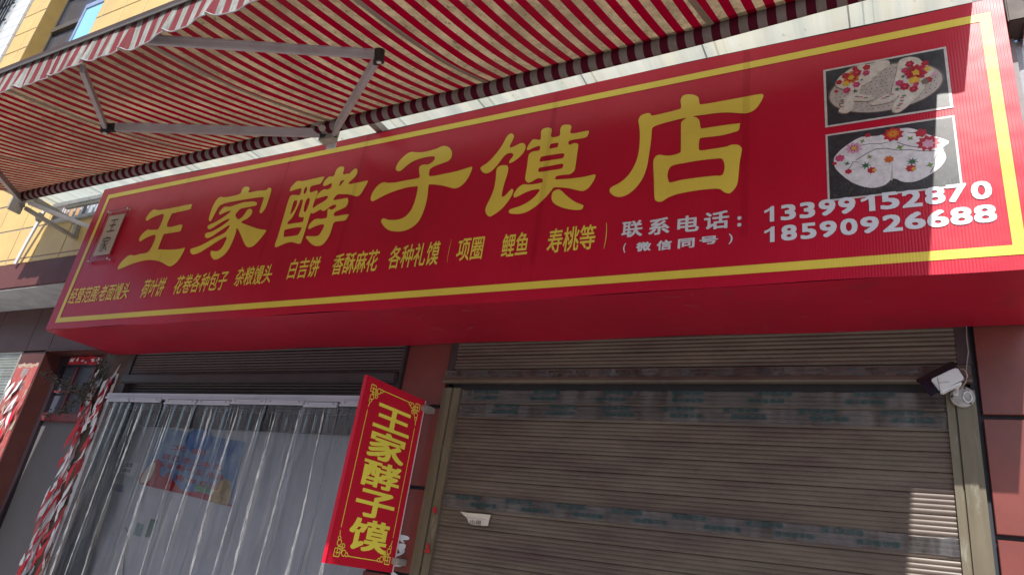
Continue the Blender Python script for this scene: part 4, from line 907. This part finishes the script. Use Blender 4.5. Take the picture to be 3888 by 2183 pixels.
def stext(s, bl_, tr_, mt_, off, name='lettering'):
    a_, b_ = at(*bl_, YS), at(*tr_, YS); wtext(name, s, a_.x, b_.x, a_.z, b_.z, YS + 0.0028, mt_, sg, off)
Y_ = M['yellow']
for s, bl_, tr_ in (('经营范围:老面馒头', s4(500, 842), s4(997, 672)), ('荷叶饼', s4(1042, 795), s4(1262, 636)), ('花卷各种包子', s4(1290, 768), s4(1732, 582)),
                    ('杂粮馒头', s4(1750, 708), s4(2068, 535)), ('白吉饼', s4(2150, 656), s4(2422, 478)), ('香酥麻花', (1252, 1045), s5(288, 425)),
                    ('各种礼馍', s5(330, 580), s5(745, 362)), ('项圈', s5(845, 520), s5(1073, 330)), ('鲤鱼', s5(1185, 488), s5(1412, 292)), ('寿桃等', s5(1530, 460), s5(1912, 236))):
    stext(s, bl_, tr_, Y_, 0.013)
stext('(', s5(780, 530), s5(822, 352), Y_, 0.0); stext(')', s5(1962, 424), s5(1996, 226), Y_, 0.0)
W_ = M['white_print']
stext('联', s5(2095, 343), s5(2262, 205), W_, 0.022); stext('系', s5(2298, 325), s5(2465, 183), W_, 0.022)
stext('电', s5(2515, 305), s6(132, 165), W_, 0.022); stext('话', s6(165, 285), s6(358, 132), W_, 0.022); stext(':', s6(418, 258), s6(450, 178), W_, 0.03)
stext('(', s5(2107, 455), s5(2134, 382), W_, 0.01); stext(')', s6(352, 388), s6(384, 308), W_, 0.01)
for ch, bl_, tr_ in (('微', s5(2205, 447), s5(2322, 367)), ('信', s5(2360, 438), s5(2478, 354)), ('同', s5(2520, 424), s6(98, 340)), ('号', s6(132, 396), s6(274, 322))): stext(ch, bl_, tr_, W_, 0.03)
ph1 = [(620, 225, 695), (745, 213, 858), (888, 198, 1002), (1032, 180, 1155), (1180, 166, 1305), (1352, 148, 1450), (1498, 132, 1632), (1662, 118, 1802), (1835, 96, 1975), (2000, 78, 2140), (2185, 58, 2325)]
for k, (ch, (x0, yb, x1)) in enumerate(zip('13399152870', ph1)):
    h = 115 + k * 2.2
    a_, b_ = at(*s6(x0, yb), YS), at(*s6(x1, yb - h - (x1 - x0) * 0.11), YS); wtext('lettering', ch, a_.x, b_.x, a_.z, b_.z, YS + 0.0028, W_, sg, 0.030)
ph2 = [(620, 378, 698), (748, 366, 866), (895, 354, 1012), (1040, 341, 1165), (1195, 325, 1320), (1348, 312, 1480), (1515, 300, 1655), (1682, 282, 1828), (1852, 268, 2002), (2028, 250, 2178), (2205, 234, 2360)]
for k, (ch, (x0, yb, x1)) in enumerate(zip('18590926688', ph2)):
    h = 115 + k * 2.0
    a_, b_ = at(*s6(x0, yb), YS), at(*s6(x1, yb - h - (x1 - x0) * 0.10), YS); wtext('lettering', ch, a_.x, b_.x, a_.z, b_.z, YS + 0.0028, W_, sg, 0.030)
for x, w_, z0 in ((-5.49, 0.02, 3.5), (-4.25, 0.03, 3.6), (-3.46, 0.035, 3.45), (-1.885, 0.036, 3.35), (-0.68, 0.04, 3.4)):
    mk('brace_shade_strip', [(x, YS + 0.0015, z0), (x + w_, YS + 0.0015, z0), (x + w_, YS + 0.0015, stop(x) - 0.004), (x, YS + 0.0015, stop(x) - 0.004)], [(0, 1, 2, 3)], M['brace_shade'], sg)  # dark strip painting the shade of an inner frame post
# name plate
npl = thing('name_plate', 'small clear plate with beige paper and black characters at the left end of the sign', 'plate', (-6.35, 3.28, 3.76))
mk('clear_cover', [(-6.515, 3.278, 3.765), (-6.195, 3.278, 3.765), (-6.195, 3.278, 4.315), (-6.515, 3.278, 4.315)], [(0, 1, 2, 3)], M['acrylic'], npl)
for x0_, x1_, z0_, z1_ in ((-6.515, -6.511, 3.765, 4.315), (-6.199, -6.195, 3.765, 4.315), (-6.511, -6.199, 3.765, 3.769), (-6.511, -6.199, 4.311, 4.315)): box('cover_edge', x0_, x1_, 3.2785, 3.284, z0_, z1_, M['red_box'], npl)
box('paper', -6.478, -6.232, 3.286, 3.289, 3.835, 4.255, M['paper_beige'], npl)
wtext('character', '王', -6.415, -6.295, 4.075, 4.205, 3.284, M['black_print'], npl, -0.006)
wtext('character', '家', -6.425, -6.30, 3.865, 4.03, 3.284, M['black_print'], npl, -0.006)
for x in (-6.50, -6.21):
    for z in (3.78, 4.30): mb = MB(); mb.tube([(x, 3.300, z), (x, 3.272, z)], 0.009, 10); mb.build('standoff_screw', M['alu_white'], npl)
# printed food photographs on the sign
def pv(x, y): p = at(3100 + x / 3.264, y / 3.264, YS); return (p.x, p.z)
def pv2(x, y): p = at(2588 + x / 1.981, y / 1.981, YS); return (p.x, p.z)
colr = dict(dlight=(0.60, 0.56, 0.51), dred=(0.22, 0.008, 0.02), fr=(0.55, 0.50, 0.50), dk=(0.030, 0.033, 0.043), tray=(0.42, 0.375, 0.35), rim=(0.10, 0.08, 0.07), dough=(0.56, 0.51, 0.45), red=(0.42, 0.015, 0.04), pink=(0.50, 0.06, 0.16), orange=(0.55, 0.12, 0.02), yel=(0.60, 0.38, 0.05), green=(0.03, 0.12, 0.06), lgreen=(0.15, 0.24, 0.05), wht=(0.66, 0.64, 0.68), shade=(0.17, 0.13, 0.11), blk=(0.01, 0.01, 0.012), lpink=(0.60, 0.30, 0.42))
PM = {k: pbr('print_' + k, c_, 0.35, var=0.22 if k not in ('dk',) else 0.5, scale=30) for k, c_ in colr.items()}
class Pic:
    def __init__(s, label): s.n = 0; s.t = mk_root(label)
def photo(label, x0, x1, z0, z1):
    o = mk('printed_photo', [(x0, YS + 0.0030, z0), (x1, YS + 0.0030, z0), (x1, YS + 0.0030, z1), (x0, YS + 0.0030, z1)], [(0, 1, 2, 3)], PM['fr'], sg, label=label); return o
lay = [0]
def pp_(o, name, l, k, smooth=True):
    lay[0] += 1; y = YS + 0.0028 - 0.00004 * lay[0]
    v, f = fill([cmr(l) if smooth else l]); return mk(name, [(a_, y, b_) for a_, b_ in v], f, PM[k], o)
def join_parts(o, name, items, k):
    lay[0] += 1; m_ = MB()
    for i, l in enumerate(items):
        y = YS + 0.0028 - 0.00004 * lay[0]; m_.add([(a_, y, b_) for a_, b_ in l], [tuple(range(len(l)))])
    m_.build(name, PM[k], o)
def star(cx, cz, r, n, inner, rot=0.0, sq=1.0):
    return [(cx + math.cos(rot + k * math.pi / n) * (r if k % 2 == 0 else r * inner), cz + sq * math.sin(rot + k * math.pi / n) * (r if k % 2 == 0 else r * inner)) for k in range(2 * n)]
# photo one
o1 = photo('upper printed photo of flower decorated buns on a round steaming tray', -0.262, 0.303, 3.992, 4.366)
pp_(o1, 'background', [(-0.250, 4.003), (0.291, 4.003), (0.291, 4.355), (-0.250, 4.355)], 'dk', False)
cxz, rx, rz = (0.018, 4.182), 0.262, 0.150
pp_(o1, 'tray_rim', [(cxz[0] + rx * math.cos(k * math.pi / 20), cxz[1] + rz * math.sin(k * math.pi / 20)) for k in range(40)], 'rim')
pp_(o1, 'tray', [(cxz[0] + (rx - 0.008) * math.cos(k * math.pi / 20), cxz[1] - 0.002 + (rz - 0.008) * math.sin(k * math.pi / 20)) for k in range(40)], 'tray')
dots = []
for i in range(22):
    for j in range(14):
        x, z = cxz[0] - 0.25 + i * 0.0235 + (j % 2) * 0.006, cxz[1] - 0.14 + j * 0.021
        if ((x - cxz[0]) / (rx - 0.02)) ** 2 + ((z - cxz[1]) / (rz - 0.015)) ** 2 < 1: dots.append([(x + 0.003 * math.cos(k * 1.257), z + 0.0028 * math.sin(k * 1.257)) for k in range(5)])
join_parts(o1, 'tray_holes', dots, 'blk')
DL = [pv(*q) for q in pts('(890,750)(905,800)(850,850)(760,880)(760,940)(700,955)(680,1000)(570,1060)(540,1100)(530,1180)(600,1200)(720,1210)(650,1250)(500,1250)(430,1260)(455,1330)(400,1390)(330,1400)(275,1380)(300,1320)(290,1260)(380,1190)(400,1130)(320,1100)(240,1060)(260,980)(350,900)(440,840)(560,800)(660,790)(760,760)')]
DR = [pv(*q) for q in pts('(1150,705)(1260,720)(1340,790)(1450,850)(1450,900)(1400,960)(1340,1060)(1330,1110)(1200,1250)(1100,1340)(1020,1390)(950,1385)(940,1330)(1000,1250)(1020,1180)(940,1250)(800,1290)(680,1300)(700,1260)(830,1200)(920,1160)(940,1080)(990,900)(1000,820)(1040,740)')]
for D_ in (DL, DR):
    pp_(o1, 'bun_edge', [(a_ - 0.004, b_ - 0.006) for a_, b_ in D_], 'shade'); pp_(o1, 'bun', D_, 'dough'); mx_, mz_ = sum(p[0] for p in D_) / len(D_), sum(p[1] for p in D_) / len(D_); pp_(o1, 'bun_top', [(mx_ + (p[0] - mx_) * 0.86 + 0.001, mz_ + (p[1] - mz_) * 0.84 + 0.003) for p in D_], 'dlight')
FL = [(620, 835, 50, 'red', 5), (475, 850, 38, 'red', 5), (430, 960, 105, 'orange', 9), (360, 940, 50, 'red', 6), (500, 900, 60, 'red', 6), (280, 1020, 42, 'red', 5), (615, 905, 48, 'pink', 6), (365, 1040, 45, 'yel', 6), (495, 1050, 50, 'pink', 6), (375, 1120, 52, 'pink', 7), (480, 1130, 45, 'green', 5), (245, 1135, 26, 'red', 5), (560, 990, 26, 'green', 5),
      (1155, 795, 55, 'red', 6), (1345, 785, 45, 'red', 6), (1100, 875, 50, 'pink', 6), (1235, 900, 130, 'red', 11), (1320, 860, 60, 'red', 7), (1375, 855, 40, 'yel', 5), (1465, 915, 32, 'lpink', 6), (1030, 1030, 50, 'pink', 6), (1215, 1000, 65, 'yel', 7), (1390, 990, 48, 'red', 6), (1345, 1010, 45, 'shade', 5), (1095, 1075, 58, 'red', 7), (1235, 1045, 36, 'pink', 6), (1205, 1105, 52, 'red', 7), (1000, 1110, 40, 'green', 5), (1075, 950, 32, 'green', 5), (1150, 850, 30, 'green', 4)]
for x, y, r, k, n_ in FL:
    c_ = pv(x, y); r_ = r * 0.00040; pp_(o1, 'flower' if k not in ('green', 'shade') else 'sprig', star(c_[0], c_[1], r_, n_, 0.80 if k != 'green' else 0.35, x * 0.7), k)
    if k in ('red', 'pink', 'orange') and r > 35: pp_(o1, 'petal_fold', star(c_[0] + 0.001, c_[1] - 0.001, r_ * 0.66, n_, 0.72, x * 1.7), 'dred'); pp_(o1, 'petal_fold', star(c_[0], c_[1], r_ * 0.50, n_, 0.72, x * 1.1), k)
    if r > 50 and k in ('red', 'orange', 'pink'): pp_(o1, 'flower_heart', star(c_[0], c_[1], r_ * 0.42, 5, 0.6, y), 'yel' if r > 90 else 'pink')
bars = {'pink': [], 'green': []}
for i, (x, y) in enumerate([(320, 1245), (322, 1265), (318, 1285), (318, 1325), (500, 1200), (550, 1205), (610, 1215), (930, 1170), (880, 1200), (830, 1220), (1085, 1190), (1060, 1215), (1060, 1250), (1045, 1290), (1020, 1310), (1010, 1345)]):
    bars['pink' if i % 2 else 'green'].append([pv(x - 26, y - 2), pv(x + 24, y - 8), pv(x + 26, y + 3), pv(x - 24, y + 8)])
for k in bars: join_parts(o1, 'icing_marks', bars[k], k)
# photo two
lay[0] = 0
o2 = photo('lower printed photo of white buns with painted flowers and birds on grass', -0.262, 0.303, 3.552, 3.948)
pp_(o2, 'background', [(-0.252, 3.562), (0.293, 3.562), (0.293, 3.938), (-0.252, 3.938)], 'dk', False)
gs = []; rg_ = random.Random(12)
for i in range(260):
    x = rg_.uniform(-0.245, 0.285); z = rg_.choice([rg_.uniform(3.566, 3.64), rg_.uniform(3.566, 3.93)])
    if z > 3.66 and -0.20 < x < 0.2: continue
    a_ = rg_.uniform(0.3, 2.8); L_ = rg_.uniform(0.012, 0.03); dx, dz = math.cos(a_) * L_, math.sin(a_) * L_
    q = [(x, z), (x + 0.0022, z), (min(x + dx, 0.291), max(min(z + dz, 3.936), 3.563))]; gs.append(q)
join_parts(o2, 'grass', gs[::2], 'green'); join_parts(o2, 'grass', gs[1::2], 'shade')
B2 = [pv2(*q) for q in pts('(1145,1200)(1165,1160)(1230,1100)(1350,1030)(1480,1020)(1650,965)(1750,970)(1850,1010)(2010,1060)(1965,1110)(1990,1180)(1940,1260)(1800,1350)(1680,1370)(1590,1340)(1530,1390)(1420,1412)(1280,1370)(1160,1270)')]
pp_(o2, 'bun', B2, 'wht')
pp_(o2, 'crease_or_glint', [pv2(*q) for q in pts('(1570,1345)(1578,1280)(1582,1215)(1587,1280)(1588,1350)')], 'tray')
def stroke2(l, w_, k, nm='branch'):
    q = [Vector(pv2(*p)) for p in l]; top_ = []; bo_ = []
    for i, p in enumerate(q):
        d_ = (q[min(i + 1, len(q) - 1)] - q[max(i - 1, 0)]).normalized(); n_ = Vector((-d_.y, d_.x)) * w_ / 2; top_.append(tuple(p + n_)); bo_.append(tuple(p - n_))
    pp_(o2, nm, top_ + bo_[::-1], k, False)
stroke2(pts('(1310,1205)(1380,1160)(1460,1120)(1540,1115)(1620,1130)(1720,1125)(1800,1135)(1920,1135)'), 0.0035, 'blk')
stroke2(pts('(1340,1095)(1420,1080)(1500,1080)(1550,1068)'), 0.003, 'blk'); stroke2(pts('(1620,1070)(1680,1090)(1760,1105)(1880,1100)(1960,1095)'), 0.0035, 'blk')
stroke2(pts('(1700,995)(1760,1000)(1820,1020)(1900,1040)'), 0.003, 'blk'); stroke2(pts('(1925,1150)(1900,1200)(1905,1240)(1870,1300)'), 0.003, 'blk'); stroke2(pts('(1240,1290)(1280,1240)(1285,1215)(1330,1220)'), 0.003, 'blk')
for x, y, r, k, n_ in ((1590, 1010, 95, 'red', 9), (1590, 1005, 62, 'orange', 8), (1855, 1075, 100, 'red', 10), (1855, 1080, 55, 'lpink', 7), (1800, 1000, 55, 'red', 6), (1295, 1115, 78, 'lpink', 9), (1300, 1115, 25, 'yel', 5), (1190, 1190, 48, 'pink', 7), (1150, 1230, 24, 'red', 5), (1400, 1018, 30, 'red', 5), (1255, 1290, 34, 'red', 6), (1560, 1198, 45, 'orange', 7),
                       (1430, 1280, 42, 'red', 7), (1385, 1245, 52, 'green', 7), (1450, 1280, 20, 'yel', 6), (1725, 1265, 46, 'red', 7), (1735, 1215, 55, 'green', 8), (1745, 1270, 22, 'yel', 6), (1415, 1180, 30, 'lgreen', 4), (1640, 1108, 40, 'lgreen', 4), (1360, 1062, 30, 'lgreen', 4), (1720, 1040, 34, 'lgreen', 4), (1870, 1240, 36, 'lgreen', 4), (1245, 1230, 30, 'green', 4)):
    c_ = pv2(x, y); pp_(o2, 'flower' if 'green' not in k else 'leaf', star(c_[0], c_[1], r * 0.00052, n_, 0.74 if 'green' not in k else 0.4, x * 0.3, 0.9), k)
    if r > 60 and 'green' not in k: pp_(o2, 'petal_fold', star(c_[0], c_[1], r * 0.00030, n_, 0.6, x * 0.8, 0.9), 'dred' if k != 'orange' else 'yel'); pp_(o2, 'petal_fold', star(c_[0], c_[1], r * 0.00022, n_, 0.6, x * 0.5, 0.9), k)

# ================================================================== ROOF SHEETS above the sign
rf = thing('roof_canopy', 'translucent white corrugated roof sheeting above the red sign', 'canopy', (-3.5, 3.3, 4.7))
ZR = 4.705
def rib(x):
    s = ((x + 20) / 0.127) % 1.0
    return 0.004 * math.sin(6.2832 * s) + (0.012 if 0.1 < ((x + 0.13) / 0.79) % 1.0 < 0.16 else 0.0)
edges = [-8.05, -7.25, -6.45, -5.66, -4.87, -4.08, -3.29, -2.50, -1.71, -0.92, -0.13, 0.44]
for i in range(len(edges) - 1):
    a, b = edges[i], edges[i + 1] + 0.010; v = []; nn = int((b - a) / 0.008); lift = 0.004 * (i % 2)
    for q in range(nn + 1):
        x = a + (b - a) * q / nn
        for y, dz in ((2.78, -0.015), (3.50, 0.0)): v.append((x, y, ZR + rib(x) + lift + dz))
    mk('roof_sheet', v, [(2 * q, 2 * q + 2, 2 * q + 3, 2 * q + 1) for q in range(nn)], M['sheet'], rf)
box('wall_angle', -8.0, 0.60, 3.46, 3.505, 4.655, 4.700, M['alu_white'], rf)
box('wall_tube', -7.75, -6.5, 3.47, 3.50, 4.615, 4.645, M['steel'], rf)
box('rafter', -8.06, -8.0, 2.98, 3.52, 4.60, 4.665, M['steel'], rf)
box('rafter', -3.42, -3.36, 2.98, 3.50, 4.635, 4.69, M['steel'], rf)

# ================================================================== AWNING
aw = thing('retractable_awning', 'red and cream striped retractable awning with folding arms above the red sign', 'awning', (-3.6, 3.0, 4.4))
AX0, AX1 = -7.60, 0.315; YT, ZT, YF, ZF = 3.0, 4.515, 1.5, 4.045
ROLL = [(-9, 4.462), (-7.3, 4.464), (-5.5, 4.457), (-3.3, 4.463), (-2.2, 4.475), (-0.93, 4.504), (-0.2, 4.548), (1, 4.60)]
def rz(x):
    for (a_, za), (b_, zb) in zip(ROLL, ROLL[1:]):
        if a_ <= x <= b_: return za + (zb - za) * (x - a_) / (b_ - a_)
    return 4.46
def cloth(x, s):   # s=0 at the roller, 1 at the front bar
    zt = rz(x) + 0.046; y = YT + 0.004 + (YF - YT - 0.004) * s; z = zt + (ZF - zt) * s
    sag = 0.055 * 4 * s * (1 - s)
    ph_ = ((x + 3.5) / 1.36) % 1.0; pk = math.exp(-((ph_ - 0.0) / 0.06) ** 2) + math.exp(-((ph_ - 1.0) / 0.06) ** 2)
    z -= sag + 0.010 * math.sin(x * 2.1 + 3 * s) * math.sin(math.pi * s) + 0.008 * pk * math.sin(math.pi * s)
    z += 0.004 * math.sin(x * 17 + 6 * math.sin(3 * s)) * math.sin(math.pi * s) * pk
    return Vector((x, y, z))
nx, ny = 420, 26; v = [cloth(AX0 + (AX1 - AX0) * i / nx, j / ny) for j in range(ny + 1) for i in range(nx + 1)]
mk('cloth', v, [(j * (nx + 1) + i, j * (nx + 1) + i + 1, (j + 1) * (nx + 1) + i + 1, (j + 1) * (nx + 1) + i) for j in range(ny) for i in range(nx)], M['fabric'], aw, smooth=True)
for xs_ in (-4.93, -3.53, -2.21, -0.80, -6.30):
    v = []; 
    for j in range(25):
        s = 0.0 + j / 24 * 0.985
        for q in (0, 1, 2, 3): p = cloth(xs_ + q * 0.012 - 0.04 * s, s) + Vector((0, 0, -0.003 - (0.003 if q in (1, 2) else 0))); v.append(p)
    mk('seam', v, [(4 * j + q, 4 * j + q + 1, 4 * j + q + 5, 4 * j + q + 4) for j in range(24) for q in range(3)], M['seamcloth'], aw, smooth=True)
rm = MB(); rm.tube([(AX0 + (AX1 - AX0) * i / 60, YT, rz(AX0 + (AX1 - AX0) * i / 60)) for i in range(61)], 0.045, 20); rm.build('roller', M['roller'], aw, smooth=True)
for p in aw.children[-1].data.polygons: p.use_smooth = len(p.vertices) == 4
# front bar + valance
fb = MB(); fb.box(AX0 - 0.02, AX1 + 0.02, YF - 0.035, YF + 0.020, ZF - 0.012, ZF + 0.018); fb.build('front_bar', M['brownpanel'], aw)
fb = MB(); fb.box(AX0 - 0.02, AX1 + 0.02, YF - 0.036, YF - 0.030, ZF - 0.030, ZF - 0.013); fb.box(AX0 - 0.02, AX1 + 0.02, YF - 0.03, YF + 0.015, ZF + 0.0185, ZF + 0.022); fb.build('bar_lip', M['winframe'], aw)
nx, nz = 900, 12; v = []; rv_ = random.Random(8); ph = [rv_.uniform(0, 6.28) for _ in range(8)]
for j in range(nz + 1):
    t_ = j / nz
    for i in range(nx + 1):
        x = AX0 + (AX1 - AX0) * i / nx
        sc_ = ((x + 0.05) / 0.34) % 1.0; hem = 0.015 * (1 - math.sin(math.pi * sc_)) * 1.0
        Hh = 0.192 - hem * 1.6 + 0.004 * math.sin(x * 5.1)
        wv_ = (0.007 * math.sin(x * 18.5 + ph[0] + 1.2 * math.sin(x * 2.7)) + 0.0035 * math.sin(x * 41 + ph[1] + 2 * math.sin(x * 1.3)) + 0.007 * math.sin(x * 7.3 + ph[2])) * (t_ ** 0.8)
        cr_ = 0.02 * math.exp(-((sc_ - 0.02) / 0.05) ** 2) * t_
        v.append((x + 0.010 * t_ * math.sin(x * 9 + ph[3]), YF - 0.020 + wv_ - cr_, ZF - 0.012 - Hh * t_))
mk('valance', v, [(j * (nx + 1) + i, j * (nx + 1) + i + 1, (j + 1) * (nx + 1) + i + 1, (j + 1) * (nx + 1) + i) for j in range(nz) for i in range(nx)], M['valance'], aw, smooth=True)
hem = [v[nz * (nx + 1) + i] for i in range(0, nx + 1, 2)]; hm = MB(); hm.tube(hem, 0.0035, 5); hm.build('hem', M['alu'], aw, smooth=True)
# folding arms
def arm(sh_, el, fr_, outer):
    sh_, el, fr_ = Vector(sh_), Vector(el), Vector(fr_)
    m1 = MB(); up_ = Vector((0, -0.29, 0.957))
    m1.beam(sh_, el, 0.030, 0.062, up_); 
    for k in (-0.02, 0.0, 0.02):   # ribs of the extrusion
        m1.beam(sh_ + up_ * k + Vector((0, -0.0, 0)), el + up_ * k, 0.034, 0.006, up_)
    a = m1.build('upper_arm', M['alu'], aw)
    m2 = MB(); m2.beam(el, fr_, 0.026, 0.050, up_)
    for k in (-0.014, 0.014): m2.beam(el + up_ * k, fr_ + up_ * k, 0.030, 0.005, up_)
    b_ = m2.build('forearm', M['alu'], aw)
    m3 = MB(); m3.tube([el - up_ * 0.045, el + up_ * 0.045], 0.030, 14); d_ = (sh_ - el).normalized(); m3.beam(el, el + d_ * 0.07, 0.036, 0.070, up_)
    j_ = m3.build('elbow_joint', M['black'], aw); m4 = MB(); m4.tube([el - up_ * 0.050, el - up_ * 0.044], 0.014, 12); m4.build('pin', M['alu_white'], j_)
    m5 = MB(); m5.beam(sh_, sh_ + (el - sh_).normalized() * 0.06, 0.045, 0.075, up_); m5.tube([sh_ - up_ * 0.05, sh_ + up_ * 0.05], 0.024, 12); m5.build('shoulder_joint', M['black'], aw)
    m6 = MB(); m6.box(fr_.x - 0.04, fr_.x + 0.04, YF - 0.0, YF + 0.06, ZF - 0.05, ZF - 0.013); m6.build('bar_clamp', M['steel'], aw)
def onpl(u, v_, off=-0.085):
    s_ = (ZT - ZF) / (YT - YF); d_ = ray(u, v_); t_ = (ZF + off - s_ * YF - EYE.z) / (d_.z - s_ * d_.y); return EYE + d_ * t_
shA, elA, baA = onpl(1248, 507), onpl(400, 482), onpl(312, 262)
shB, elB, baB = onpl(1262, 512), onpl(1440, 208), onpl(560, 152)
arm(shA, elA, baA, 0); arm(shB, elB, baB, 0)
shL = onpl(86, 768); arm(shL, onpl(-160, 480), onpl(-260, 300), 0)
# mounting brackets
slab_later = [at(1258, 494, 3.12), at(1290, 484, 3.12), at(1270, 560, 3.12), at(1236, 566, 3.12)]
m7 = MB(); m7.add([(p.x, p.y + dy, p.z) for dy in (0, 0.012) for p in slab_later], [(0, 1, 2, 3), (7, 6, 5, 4), (0, 4, 5, 1), (1, 5, 6, 2), (2, 6, 7, 3), (3, 7, 4, 0)]); m7.build('mounting_plate', M['alu_white'], aw)
m7 = MB(); m7.box(shB.x - 0.07, shB.x + 0.05, 3.02, 3.09, 4.38, 4.52); m7.tube([(shB.x - 0.10, 2.97, 4.50), (shB.x - 0.02, 2.96, 4.47), (shB.x + 0.02, 2.95, 4.42)], 0.026, 10); m7.build('cradle', M['steel'], aw)
m7 = MB(); m7.tube([(AX0 - 0.03, YT, 4.478), (AX0 + 0.005, YT, 4.478)], 0.055, 14); m7.box(AX0 - 0.06, AX0 - 0.03, 2.94, 3.06, 4.30, 4.53); m7.build('end_bracket', M['steel'], aw)
# wall brackets carrying the left end
wb = thing('wall_bracket', 'rusty steel wall bracket frame holding the left end of the awning', 'bracket', (-7.5, 3.5, 4.3))
pA, pB = at(95, 790, 3.0), at(288, 905, 3.52); pC, pD = at(108, 770, 3.02), at(340, 862, 3.52)
m8 = MB(); m8.beam(pA, pB, 0.035, 0.035); m8.build('lower_arm', M['steel'], wb)
m8 = MB(); m8.beam(pC, pD, 0.035, 0.035); m8.build('upper_arm', M['alu_white'], wb)
m8 = MB(); m8.beam(at(298, 850, 3.51), at(282, 902, 3.51), 0.05, 0.05, (0, 1, 0)); m8.build('wall_post', M['steel'], wb)
m8 = MB(); m8.beam(at(170, 800, 3.46), at(92, 938, 3.48), 0.05, 0.02, (0, 1, 0)); m8.beam(at(92, 938, 3.48), at(58, 1003, 3.49), 0.05, 0.02, (0, 1, 0)); m8.build('brace', M['alu_white'], wb)
m8 = MB(); m8.beam(at(150, 818, 3.40), at(152, 835, 3.40), 0.07, 0.05, (0, 1, 0)); m8.build('joint_plate', M['steel'], wb)
m8 = MB(); m8.beam(at(121, 749, 3.04), at(285, 845, 3.51), 0.03, 0.045); m8.build('roof_edge_beam', M['steel'], wb)

# ================================================================== SOLAR LAMP, MOUNT, CABLE
def lp(x, y, yy): return at(3300 + x / 4.381, 1200 + y / 4.381, yy)
so_ = thing('solar_lamp', 'white box lamp with dark solar panel tilted over the right end of the shutter', 'lamp', tuple(lp(1300, 1100, 3.86)))
def slab(name, corners, depth, mt_, parent, bev=0.003):
    bm = bmesh.new(); og = origin(parent); a_ = [bm.verts.new(Vector(c_) - og) for c_ in corners]
    b_ = [bm.verts.new(Vector(c_) + Vector(depth) - og) for c_ in corners]
    bm.faces.new(a_); bm.faces.new(b_[::-1]); n_ = len(a_)
    for i in range(n_): bm.faces.new([a_[i], b_[i], b_[(i + 1) % n_], a_[(i + 1) % n_]])
    bmesh.ops.recalc_face_normals(bm, faces=bm.faces)
    bmesh.ops.bevel(bm, geom=list(bm.edges), offset=bev, segments=2, affect='EDGES')
    me = bpy.data.meshes.new(name); bm.to_mesh(me); bm.free(); return lnk(name, me, mt_, parent, og)
slab('solar_panel', [lp(865, 1135, 3.84), lp(1440, 810, 3.88), lp(1560, 1010, 3.84), lp(1020, 1340, 3.80)], (0, 0.022, 0.012), M['navy'], so_, 0.002)
slab('panel_back', [lp(780, 1095, 3.88), lp(1360, 790, 3.92), lp(1440, 806, 3.90), lp(868, 1136, 3.86)], (0, 0.02, 0.02), M['black'], so_, 0.002)
slab('housing', [lp(1025, 1050, 3.79), lp(1370, 880, 3.80), lp(1470, 855, 3.80), lp(1590, 1040, 3.79), lp(1180, 1250, 3.78)], (0, 0.045, 0.01), M['white_plastic'], so_, 0.005)
slab('lens_cover', [lp(1170, 1240, 3.785), lp(1540, 1080, 3.79), lp(1545, 1130, 3.79), lp(1340, 1215, 3.79), lp(1220, 1285, 3.785)], (0, 0.035, 0.0), M['white_plastic'], so_, 0.004)
m9 = MB(); m9.tube([lp(1140, 1020, 3.786), lp(1160, 1120, 3.782), lp(1180, 1230, 3.778)], 0.0016, 6); m9.tube([lp(1160, 1110, 3.782), lp(1330, 1090, 3.786)], 0.0014, 6); m9.build('seam_line', M['steel'], so_)
jm = thing('ceiling_rose', 'round translucent plastic mounting disc fixed to the shutter frame below the solar lamp', 'mount', tuple(lp(1555, 1330, 3.95)))
cq = lp(1555, 1335, 3.955); m9 = MB(); m9.tube([(cq.x, 3.972, cq.z), (cq.x, 3.955, cq.z), (cq.x, 3.950, cq.z)], [0.052, 0.052, 0.047], 26); m9.build('disc', pbr('clear_plastic', (0.38, 0.36, 0.36), 0.25, var=0.4, scale=40, dirt=(0.18, 0.15, 0.15), dscale=30), jm)
m9 = MB(); m9.tube([(cq.x - 0.028, 3.952, cq.z + 0.012), (cq.x - 0.028, 3.938, cq.z + 0.012)], 0.012, 12); m9.tube([(cq.x - 0.024, 3.945, cq.z + 0.012), lp(1468, 1190, 3.84)], 0.007, 8); m9.build('stem', M['white_plastic'], jm)
for dx, dz in ((-0.045, -0.002), (0.030, -0.036), (0.012, 0.04)): m9 = MB(); m9.tube([(cq.x + dx, 3.954, cq.z + dz), (cq.x + dx, 3.947, cq.z + dz)], 0.005, 8); m9.build('screw_hole', M['black'], jm)
m9 = MB(); m9.tube([(cq.x + 0.02 + 0.018 * math.cos(k * 0.52), 3.947, cq.z - 0.004 + 0.026 * math.sin(k * 0.52)) for k in range(13)], 0.0035, 6); m9.build('coil', M['white_plastic'], jm)
m9 = MB(); cpt = [(1505, 1215, 3.90), (1560, 1160, 3.87), (1610, 1080, 3.84), (1635, 1000, 3.83), (1610, 920, 3.84), (1560, 880, 3.85), (1515, 885, 3.85)]
m9.tube([lp(*q) for q in cpt], 0.0035, 8); 
tag(m9.build('lamp_cable', pbr('beige_cable', (0.42, 0.33, 0.31), 0.5), smooth=True), 'beige looped cable beside the solar lamp', 'cable')
m9 = MB(); m9.tube([lp(1612, 930, 3.93), lp(1625, 780, 3.95), lp(1650, 600, 3.96), lp(1635, 480, 3.96), lp(1622, 340, 3.97), lp(1615, 180, 3.97), lp(1612, 100, 3.97)], 0.003, 6)
tag(m9.build('power_cable', M['joint'], smooth=True), 'thin grey cable running up the right shutter frame behind the sign', 'cable')
